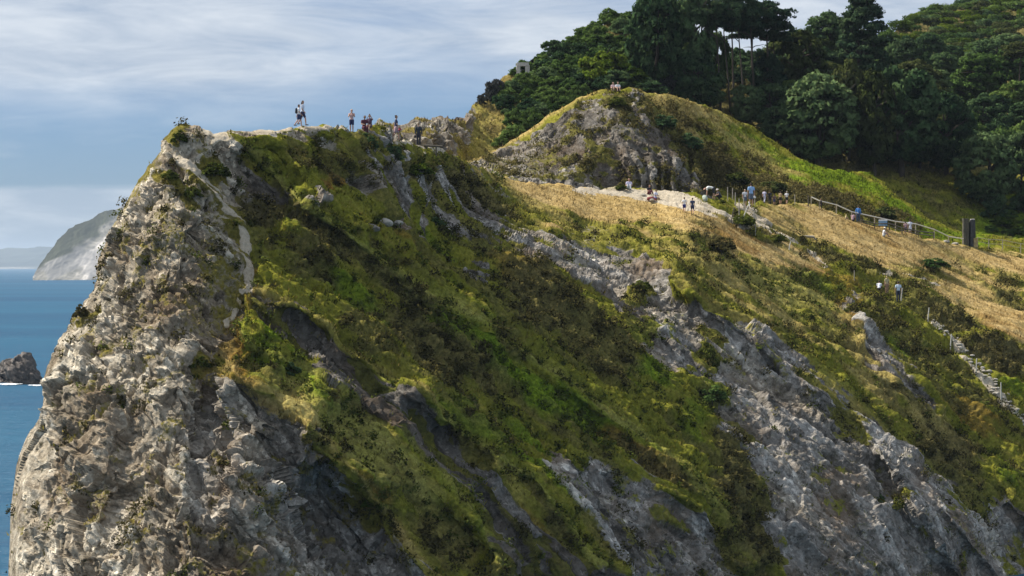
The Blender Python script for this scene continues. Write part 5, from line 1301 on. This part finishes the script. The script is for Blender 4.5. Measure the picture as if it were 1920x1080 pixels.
# ================================================================== people
def capsule(p0, r0, p1, r1, n=10, sx=1.0):
    """closed tapered capsule; sx flattens it front to back"""
    p0 = np.array(p0, float); p1 = np.array(p1, float); d = p1 - p0; L = np.linalg.norm(d); d = d / (L + 1e-9) if L > 1e-6 else np.array([0, 0, 1.])
    ref = np.array([1., 0, 0]) if abs(d[0]) < 0.8 else np.array([0, 0, 1.])
    u = ref - d * (ref @ d); u /= np.linalg.norm(u); v = np.cross(d, u)     # u = local forward
    a = np.arange(n) / n * math.tau
    rings = []
    for t in (-90, -60, -30, 0): rings.append((p0 + d * r0 * math.sin(R(t)), r0 * math.cos(R(t))))
    for t in (0, 30, 60, 90): rings.append((p1 + d * r1 * math.sin(R(t)), r1 * math.cos(R(t))))
    V = np.concatenate([c + (np.cos(a)[:, None] * u * sx + np.sin(a)[:, None] * v) * max(r, 1e-4) for c, r in rings])
    i = np.arange(n); j = (i + 1) % n
    Fc = np.concatenate([np.stack([k * n + i, k * n + j, k * n + n + j, k * n + n + i], -1) for k in range(len(rings) - 1)])
    return V, Fc
def fuse(name, caps, mat, parent, vox=0.012, smooth_it=2):
    """melt capsules into one continuous surface"""
    V = []; Fs = []; b = 0
    for c in caps:
        v, f = capsule(*c); V.append(v); Fs.append(f + b); b += len(v)
    me = bpy.data.meshes.new(name + '_raw'); V = np.concatenate(V); Fs = np.concatenate(Fs)
    me.from_pydata(V.tolist(), [], Fs.tolist())
    o = bpy.data.objects.new(name + '_raw', me); C.objects.link(o)
    md = o.modifiers.new('r', 'REMESH'); md.mode = 'VOXEL'; md.voxel_size = vox; md.use_smooth_shade = True
    if smooth_it:
        ms = o.modifiers.new('s', 'SMOOTH'); ms.factor = 0.5; ms.iterations = smooth_it
    dg = bpy.context.evaluated_depsgraph_get(); dg.update()
    m2 = bpy.data.meshes.new_from_object(o.evaluated_get(dg), depsgraph=dg)
    bpy.data.objects.remove(o); bpy.data.meshes.remove(me)
    m2.name = name; m2.materials.clear(); m2.materials.append(mat)
    q = bpy.data.objects.new(name, m2); C.objects.link(q); q.parent = parent
    return q
CM = {}
def cloth(c):
    if c not in CM: CM[c] = simple_mat('cloth_%d' % len(CM), c, 0.85, 0.12, 5.0)
    return CM[c]
SKIN = simple_mat("skin", (0.46, 0.27, 0.19), 0.55, 0.06)
SKIN2 = simple_mat("skin_tanned", (0.30, 0.17, 0.11), 0.55, 0.06)
# local frame: +x forward, +y left, z up; lengths for a 1.75 m person
def J(pose, k=0.0):
    j = dict(hip=(0, 0, .93), waist=(0, 0, 1.08), chest=(0.01, 0, 1.30), neck=(0, 0, 1.48), head=(.02, 0, 1.63))
    legs = {}; arms = {}
    for s, y in (('l', 1), ('r', -1)):
        legs[s] = [(0, .09 * y, .90), (0.01, .10 * y, .49), (-.02, .10 * y, .08)]
        arms[s] = [(0, .185 * y, 1.40), (-.03, .25 * y, 1.13), (.05, .26 * y, .88)]
    if pose == 'walk':
        legs['l'] = [(0, .09, .90), (.17, .10, .52), (.22, .10, .09)]; legs['r'] = [(0, -.09, .90), (-.06, -.10, .50), (-.32, -.10, .16)]
        arms['l'] = [(0, .185, 1.40), (-.12, .23, 1.14), (-.16, .24, .89)]; arms['r'] = [(0, -.185, 1.40), (.08, -.24, 1.14), (.24, -.22, .95)]
    if pose == 'phone':     # hands held up in front of the face
        for s, y in (('l', 1), ('r', -1)): arms[s] = [(0, .185 * y, 1.40), (.12, .24 * y, 1.18), (.26, .07 * y, 1.44)]
    if pose == 'hair':      # hands at the head
        for s, y in (('l', 1), ('r', -1)): arms[s] = [(0, .185 * y, 1.42), (.10, .30 * y, 1.52), (.04, .12 * y, 1.66)]
    if pose in ('sit', 'ledge', 'point'):
        dz = -.93 + .12
        for q in j: j[q] = (j[q][0], j[q][1], j[q][2] + dz)
        j['chest'] = (0.05, 0, j['chest'][2]); j['neck'] = (.09, 0, j['neck'][2]); j['head'] = (.13, 0, j['head'][2])
        for s, y in (('l', 1), ('r', -1)):
            if pose == 'sit': legs[s] = [(0, .09 * y, .10), (.34, .12 * y, .40), (.56, .12 * y, .05)]
            else: legs[s] = [(0, .09 * y, .10), (.42, .11 * y, .12), (.44, .11 * y, -.32)]
            arms[s] = [(.06, .185 * y, .59), (.14, .25 * y, .36), (.34, .16 * y, .32)]
        if pose == 'point': arms['l'] = [(.06, .185, .59), (.22, .26, .62), (.40, .20, .84)]
    if pose == 'bend':
        j = dict(hip=(0, 0, .92), waist=(.14, 0, 1.00), chest=(.38, 0, 1.02), neck=(.56, 0, .98), head=(.68, 0, .88))
        for s, y in (('l', 1), ('r', -1)): arms[s] = [(.48, .18 * y, .98), (.50, .20 * y, .70), (.52, .14 * y, .46)]
        legs['l'] = [(0, .09, .90), (-.02, .11, .49), (.02, .11, .08)]; legs['r'] = [(0, -.09, .90), (-.06, -.12, .48), (-.16, -.12, .08)]
    if pose == 'crouch':
        j = dict(hip=(-.14, 0, .34), waist=(-.06, 0, .47), chest=(.08, 0, .66), neck=(.16, 0, .82), head=(.22, 0, .96))
        for s, y in (('l', 1), ('r', -1)):
            legs[s] = [(-.14, .09 * y, .32), (.24, .15 * y, .46), (.02, .13 * y, .08)]; arms[s] = [(.12, .18 * y, .76), (.24, .24 * y, .52), (.40, .12 * y, .44)]
    return j, legs, arms
def person(loc, H, face, pose, top, bottom, label, hair=(.05, .035, .025), hairlen='short', hat=None, pack=None, bottoms='shorts', sleeves='short', skin=None, bag=None, group=None, shoes=(.06, .06, .06), extra=None):
    """face = heading in degrees, 0 = towards +X (picture right), -90 = towards the camera"""
    skin = skin or SKIN
    root = empty('person', loc, R(face), label=label, cat='person', group=group)
    root.scale = (H / 1.75,) * 3
    j, legs, arms = J(pose)
    P = lambda n: np.array(j[n], float)
    hd = P('head'); nk = P('neck')
    up = (hd - nk); up /= np.linalg.norm(up)
    fw = np.array([1., 0, 0]) - up * up[0]; fw /= np.linalg.norm(fw); sd_ = np.cross(up, fw)
    crown = hd + up * .055
    caps = [(P('hip'), .135, P('waist'), .115, 12, .78), (P('waist'), .115, P('chest'), .142, 12, .74), (P('chest'), .142, P('chest') * .35 + nk * .65, .085, 12, .8), (P('chest') * .2 + nk * .8, .06, nk + up * .05, .052),
            (hd, .072, crown, .088, 12, 1.08), (hd + fw * .025 - up * .03, .055, hd - up * .045 + fw * .035, .045), (hd + fw * .088 - up * .005, .012, hd + fw * .104 - up * .02, .013),
            (hd + fw * .082 - up * .055, .014, hd + fw * .084 - up * .058, .014, 8), (hd + sd_ * .085, .012, hd + sd_ * .085 + up * .03, .014, 6), (hd - sd_ * .085, .012, hd - sd_ * .085 + up * .03, .014, 6)]
    for s in 'lr':
        y = 1 if s == 'l' else -1
        a, b, c = [np.array(q, float) for q in legs[s]]
        caps += [(a, .088, b, .056), (b, .056, b * .62 + c * .38, .058), (b * .62 + c * .38, .058, c, .038), (c, .04, c + np.array([.02, 0, -.045]), .04), (c + np.array([.0, 0, -.045]), .036, c + np.array([.17, .01 * y, -.055]), .028)]
        a, b, c = [np.array(q, float) for q in arms[s]]
        caps += [(P('chest') * .3 + nk * .7, .06, a, .056), (a, .054, b, .040), (b, .041, c, .027)]
        d = c - b; d /= np.linalg.norm(d); side = np.cross(d, [0, y, 0.0]); side /= (np.linalg.norm(side) + 1e-9)
        palm = c + d * .06; caps.append((c + d * .015, .026, palm + d * .02, .034, 8))
        for k, (off, ln) in enumerate(((-.030, .055), (-.010, .07), (.010, .066), (.029, .05))):
            r0 = palm + d * .03 + side * off; mid = r0 + d * ln * .55; tip = mid + (d * .8 + np.array([0, -y * .5, 0])) * ln * .5
            caps += [(r0, .0105, mid, .0100, 6), (mid, .0100, tip, .0090, 6)]
        th = c + d * .03 + side * -.03; caps.append((th, .012, th + d * .035 - side * .035, .010, 6))
    fuse('body', caps, skin, root, 0.0135, 1)
    # clothes: a little larger than the body, ending at cuffs and hems
    g = .016
    tp = [(P('waist') * .5 + P('hip') * .5, .142 + g, P('waist'), .125 + g, 12, .8), (P('waist'), .120 + g, P('chest'), .146 + g, 12, .77), (P('chest'), .146 + g, P('chest') * .35 + nk * .65, .085 + g, 12, .8)]
    for s in 'lr':
        a, b, c = [np.array(q, float) for q in arms[s]]
        tp.append((P('chest') * .3 + nk * .7, .06 + g, a, .058 + g))
        e = a * .45 + b * .55 if sleeves == 'short' else b
        if sleeves != 'none': tp.append((a, .056 + g, e, .050 + g))
        if sleeves == 'long': tp.append((b, .046 + g, c, .034 + g))
    if bottoms == 'dress': tp += [(P('hip'), .15 + g, P('hip') + np.array([0, 0, -.32]), .20, 14, .8)]
    fuse('shirt' if bottoms != 'dress' else 'dress', tp, cloth(top), root, 0.016, 2)
    if bottoms != 'dress':
        bt = [(P('hip') + np.array([0, 0, -.02]), .142 + g, P('hip') * .6 + P('waist') * .4, .128 + g, 12, .8)]
        for s in 'lr':
            a, b, c = [np.array(q, float) for q in legs[s]]
            if bottoms == 'trousers': bt += [(a, .092 + g, b, .062 + g), (b, .062 + g, c, .048 + g)]
            elif bottoms == 'skirt': bt += [(a, .10 + g, a * .35 + b * .65, .12)]
            else: bt += [(a, .094 + g, a * .3 + b * .7, .078 + g)]
        fuse({'shorts': 'shorts', 'trousers': 'trousers', 'skirt': 'skirt'}[bottoms], bt, cloth(bottom), root, 0.016, 2)
    hc = [(hd + up * .02 - fw * .022, .088, crown - fw * .012 + up * .012, .088, 12)]
    if hairlen == 'long': hc += [(hd - fw * .05, .07, hd - fw * .085 - up * .20, .045)]
    if hairlen == 'bun': hc += [(crown - fw * .08 + up * .05, .045, crown - fw * .08 + up * .055, .045)]
    fuse('hair', hc, cloth(hair), root, 0.014, 1)
    if hat is not None:
        hc = [(crown + up * .03, .097, crown + up * .05, .090, 14), (crown + up * .012, .02, crown + up * .013, .02, 8)]
        V, Fc = [], []
        n = 20; a = np.arange(n) / n * math.tau
        rg = lambda r, z: crown + up * z + (np.cos(a)[:, None] * fw + np.sin(a)[:, None] * sd_) * r
        V = np.concatenate([rg(.098, .035), rg(.165, .010), rg(.165, .002), rg(.098, .022)]); i = np.arange(n); jn = (i + 1) % n
        Fc = np.concatenate([np.stack([q * n + i, q * n + jn, ((q + 1) % 4) * n + jn, ((q + 1) % 4) * n + i], -1) for q in range(4)])
        h_ = fuse('hat', hc, cloth(hat), root, 0.014, 1)
        mesh_np('brim', V, Fc, cloth(hat), parent=h_)
    for s in 'lr':
        c = np.array(legs[s][2], float); y = 1 if s == 'l' else -1
        fuse('shoe', [(c + np.array([-.03, 0, -.045]), .045, c + np.array([.17, .01 * y, -.052]), .036)], cloth(shoes), root, 0.014, 1)
    if pack is not None:
        ch = P('chest'); wa_ = P('waist'); ax = ch - wa_; ax /= np.linalg.norm(ax); bk = np.cross([0, 1., 0], ax); bk /= np.linalg.norm(bk)
        bk = -np.abs(bk) * np.sign(bk[0] if abs(bk[0]) > .3 else 1) if False else (-bk if bk[0] > 0 else bk)
        cc = ch + bk * .20
        o = fuse('backpack', [(cc - ax * .18 + np.array([0, .05, 0]), .095, cc + ax * .10 + np.array([0, .05, 0]), .085), (cc - ax * .18 - np.array([0, .05, 0]), .095, cc + ax * .10 - np.array([0, .05, 0]), .085)], cloth(pack), root, 0.018, 2)
    if bag is not None:
        w = np.array(arms['r'][2], float)
        b_ = fuse('bag', [(w + np.array([.0, -.03, -.22]), .10, w + np.array([.06, -.03, -.20]), .10, 10, .6), (w + np.array([.0, -.03, -.12]), .07, w + np.array([.05, -.03, -.12]), .07, 10, .6)], cloth(bag), root, 0.018, 2)
        fuse('strap', [(w, .012, w + np.array([.02, -.03, -.1]), .012, 6)], cloth(bag), b_, 0.01, 0)
    return root
WHT = (.74, .74, .76); BLK = (.025, .025, .03); NVY = (.03, .04, .10); PBL = (.30, .48, .70); DBL = (.06, .20, .52); MAR = (.085, .02, .035); LIL = (.58, .55, .72); GRY = (.40, .42, .44)
def put(px, yfoot, hpx, face, pose, top, bottom, label, s=None, full=None, **kw):
    s = s or SA; p = at(s, px, yfoot); k = p.y / F
    H = full if full else hpx * k
    return person(p, H, face, pose, top, bottom, label, **kw)
put(560, 237, 41, 0, 'walk', WHT, NVY, 'walker in a white shirt with a black backpack on the headland crest', pack=BLK)
put(567, 236, 46, -20, 'walk', (.62, .66, .74), (.04, .035, .08), 'tallest person on the crest, in a pale top and dark shorts beside the backpack walker', hairlen='long')
put(660, 248, 42, -90, 'phone', (.55, .38, .36), NVY, 'blonde person in a pink top with hands at the face on the crest', hair=(.42, .27, .14), hairlen='long', sleeves='none', group=None)
put(679, 236, 0, -70, 'ledge', MAR, MAR, 'seated person in a maroon shirt on the rock block of the crest', full=1.8, skin=SKIN2, bottoms='trousers')
put(692, 236, 0, -110, 'point', (.10, .06, .09), (.12, .08, .10), 'seated person in dark clothes holding up an arm on the crest', full=1.72, hairlen='bun', skin=SKIN)
put(742, 262, 47, 0, 'walk', (.04, .05, .10), (.42, .30, .32), 'person in a dark top and pale skirt with a red bag below the crest block', bottoms='skirt', bag=(.28, .04, .06), hairlen='bun')
put(786, 270, 41, -90, 'stand', (.035, .04, .05), (.03, .03, .04), 'person in dark clothes and a hat above the timber barrier', hat=(.12, .09, .06), bottoms='trousers', sleeves='long', bag=(.03, .03, .03))
put(1150, 171, 0, -100, 'sit', (.55, .40, .42), (.30, .28, .25), 'left one of the pair seated on top of the knoll, in pink', s=SB, full=1.6, hairlen='long')
put(1158, 171, 0, -80, 'sit', WHT, (.10, .10, .10), 'right one of the pair seated on top of the knoll, in white', s=SB, full=1.7)
put(1179, 355, 0, -90, 'sit', LIL, GRY, 'person in a white shirt resting against the foot of the knoll', full=1.9, bottoms='trousers')
put(1217, 364, 0, -60, 'sit', BLK, MAR, 'seated person in black on the pale ground by the knoll', full=1.65, bottoms='trousers')
put(1228, 374, 0, -40, 'ledge', (.60, .62, .75), (.05, .06, .16), 'seated person in a white top with bare brown legs on the pale ground', full=1.65, skin=SKIN2, hairlen='bun')
put(1283, 399, 29, 80, 'walk', WHT, (.03, .04, .22), 'child in a white shirt and blue shorts on the pale path', hairlen='short', bag=None)
put(1299, 402, 31, 90, 'walk', (.05, .06, .12), NVY, 'child in a dark blue shirt and shorts on the pale path', pack=None, bottoms='shorts')
put(1338, 373, 40, 180, 'bend', (.60, .61, .60), BLK, 'person in a pale shirt bending over at the foot of the knoll', skin=SKIN)
put(1347, 371, 0, 200, 'crouch', (.10, .09, .10), BLK, 'person crouching beside the bending person, in dark clothes', full=1.6, hat=(.55, .5, .45), bottoms='trousers')
put(1396, 387, 31, -80, 'stand', (.66, .66, .68), (.10, .13, .18), 'woman with fair hair and white top where the narrow path starts', hair=(.45, .36, .22), hairlen='long')
put(1409, 386, 44, 100, 'stand', (.28, .45, .72), (.12, .15, .20), 'tall man in a pale blue shirt at the top of the narrow path', bag=(.7, .7, .68))
GW = None
put(1433, 381, 25, 60, 'walk', LIL, (.50, .48, .60), 'walker in lilac white, first in the row behind the meadow', bottoms='trousers')
put(1444, 382, 25, 90, 'stand', BLK, BLK, 'walker all in black, second in the row behind the meadow', bottoms='trousers', sleeves='long')
put(1453, 382, 20, 90, 'stand', (.16, .10, .09), (.05, .06, .14), 'small child in the middle of the row behind the meadow')
put(1462, 381, 24, 60, 'stand', (.40, .30, .18), BLK, 'walker in tan with dark shorts, fourth in the row behind the meadow', sleeves='none', bag=BLK)
put(1474, 381, 24, 70, 'walk', WHT, BLK, 'walker in a bright white shirt and black shorts at the right end of the row', hairlen='bun', hair=(.5, .45, .4))
put(1539, 392, 20, 170, 'stand', BLK, BLK, 'dark figure leaning by the upper end of the long handrail', bottoms='trousers', sleeves='long')
put(1609, 416, 31, 70, 'stand', DBL, (.05, .08, .14), 'person in a bright blue shirt standing before the long handrail', bottoms='trousers', sleeves='long')
put(1601, 412, 0, 60, 'sit', (.45, .30, .34), BLK, 'person in pink and black sitting left of the bright blue shirt', full=1.6)
put(1585, 411, 0, 30, 'sit', (.50, .42, .22), (.30, .22, .14), 'small child in yellow sitting left of the pink one', full=0.95, hair=(.5, .4, .2))
put(1657, 444, 0, 10, 'sit', WHT, GRY, 'person with white hat and shirt sitting in the dry meadow', full=1.6, hat=(.75, .73, .66))
put(1706, 440, 28, 80, 'stand', (.70, .72, .80), (.6, .6, .6), 'person in a long white shirt before the long handrail', bottoms='dress')
put(1698, 438, 23, 80, 'stand', (.45, .30, .32), (.08, .06, .10), 'person in pink half hidden left of the long white shirt')
put(1648, 548, 0, 80, 'crouch', (.68, .70, .78), BLK, 'person in a white shirt crouching on the lower trail', full=1.7, bottoms='trousers')
put(1663, 550, 32, 110, 'stand', (.45, .38, .22), (.32, .20, .14), 'fair-haired person behind the pale post on the lower trail', hair=(.35, .27, .12), hairlen='long', bottoms='trousers')
put(1685, 566, 38, 85, 'stand', (.56, .66, .78), (.03, .04, .07), 'person in a blue-white shirt and black trousers on the lower trail', bottoms='trousers')
# the stick between the seated pair, the blanket and the white bag
p = at(SA, 686, 236); bm = bmesh.new(); bar(bm, (0, -.25, .55), (.28, -.25, 1.02), .018, .018, 6); bar(bm, (.26, -.25, .98), (.30, -.25, 1.05), .035, .035, 6)
o = bm_obj('selfie_stick', bm, WOODD); o.location = p; tag(o, label='thin dark stick held up between the seated pair on the crest', cat='stick')
p = at(SA, 1222, 377); o = fuse('rucksack', [((-.28, 0, .16), .17, (.05, 0, .20), .19), ((.1, 0, .15), .16, (.3, 0, .12), .14)], cloth((.20, .045, .05)), None, .02); o.location = p
tag(o, label='dark red rucksacks heaped beside the seated person with bare legs', cat='bag')
p = at(SA, 1405, 388); o = fuse('carrier_bag', [((0, 0, .1), .16, (-.05, 0, .42), .10, 10, .5)], cloth((.72, .71, .66)), None, .02); o.location = p
tag(o, label='white carrier bag on the ground at the start of the narrow path', cat='bag')
# ================================================================== air
bm = bmesh.new()
x0, x1, y0, y1, z0, z1 = -36000, 36000, -400, 70000, -70, 160
bmesh.ops.create_cube(bm, size=1.0, matrix=Matrix.Translation(((x0 + x1) / 2, (y0 + y1) / 2, (z0 + z1) / 2)) @ Matrix.Diagonal((x1 - x0, y1 - y0, z1 - z0, 1)))
me = bpy.data.meshes.new('haze'); bm.to_mesh(me); bm.free()
m = bpy.data.materials.new("haze_air"); m.use_nodes = True; m.node_tree.nodes.clear(); t = NT(m.node_tree)
v = t.n('ShaderNodeVolumePrincipled'); v.inputs['Color'].default_value = (0.72, 0.83, 0.97, 1); v.inputs['Density'].default_value = 3.6e-5; v.inputs['Anisotropy'].default_value = 0.0
SC.cycles.volume_bounces = 3
o_ = t.n('ShaderNodeOutputMaterial'); t.set(o_.inputs['Volume'], v.outputs[0])
me.materials.append(m); o = bpy.data.objects.new('haze', me); C.objects.link(o); tag(o, label='thin sea haze in the air', kind='stuff')
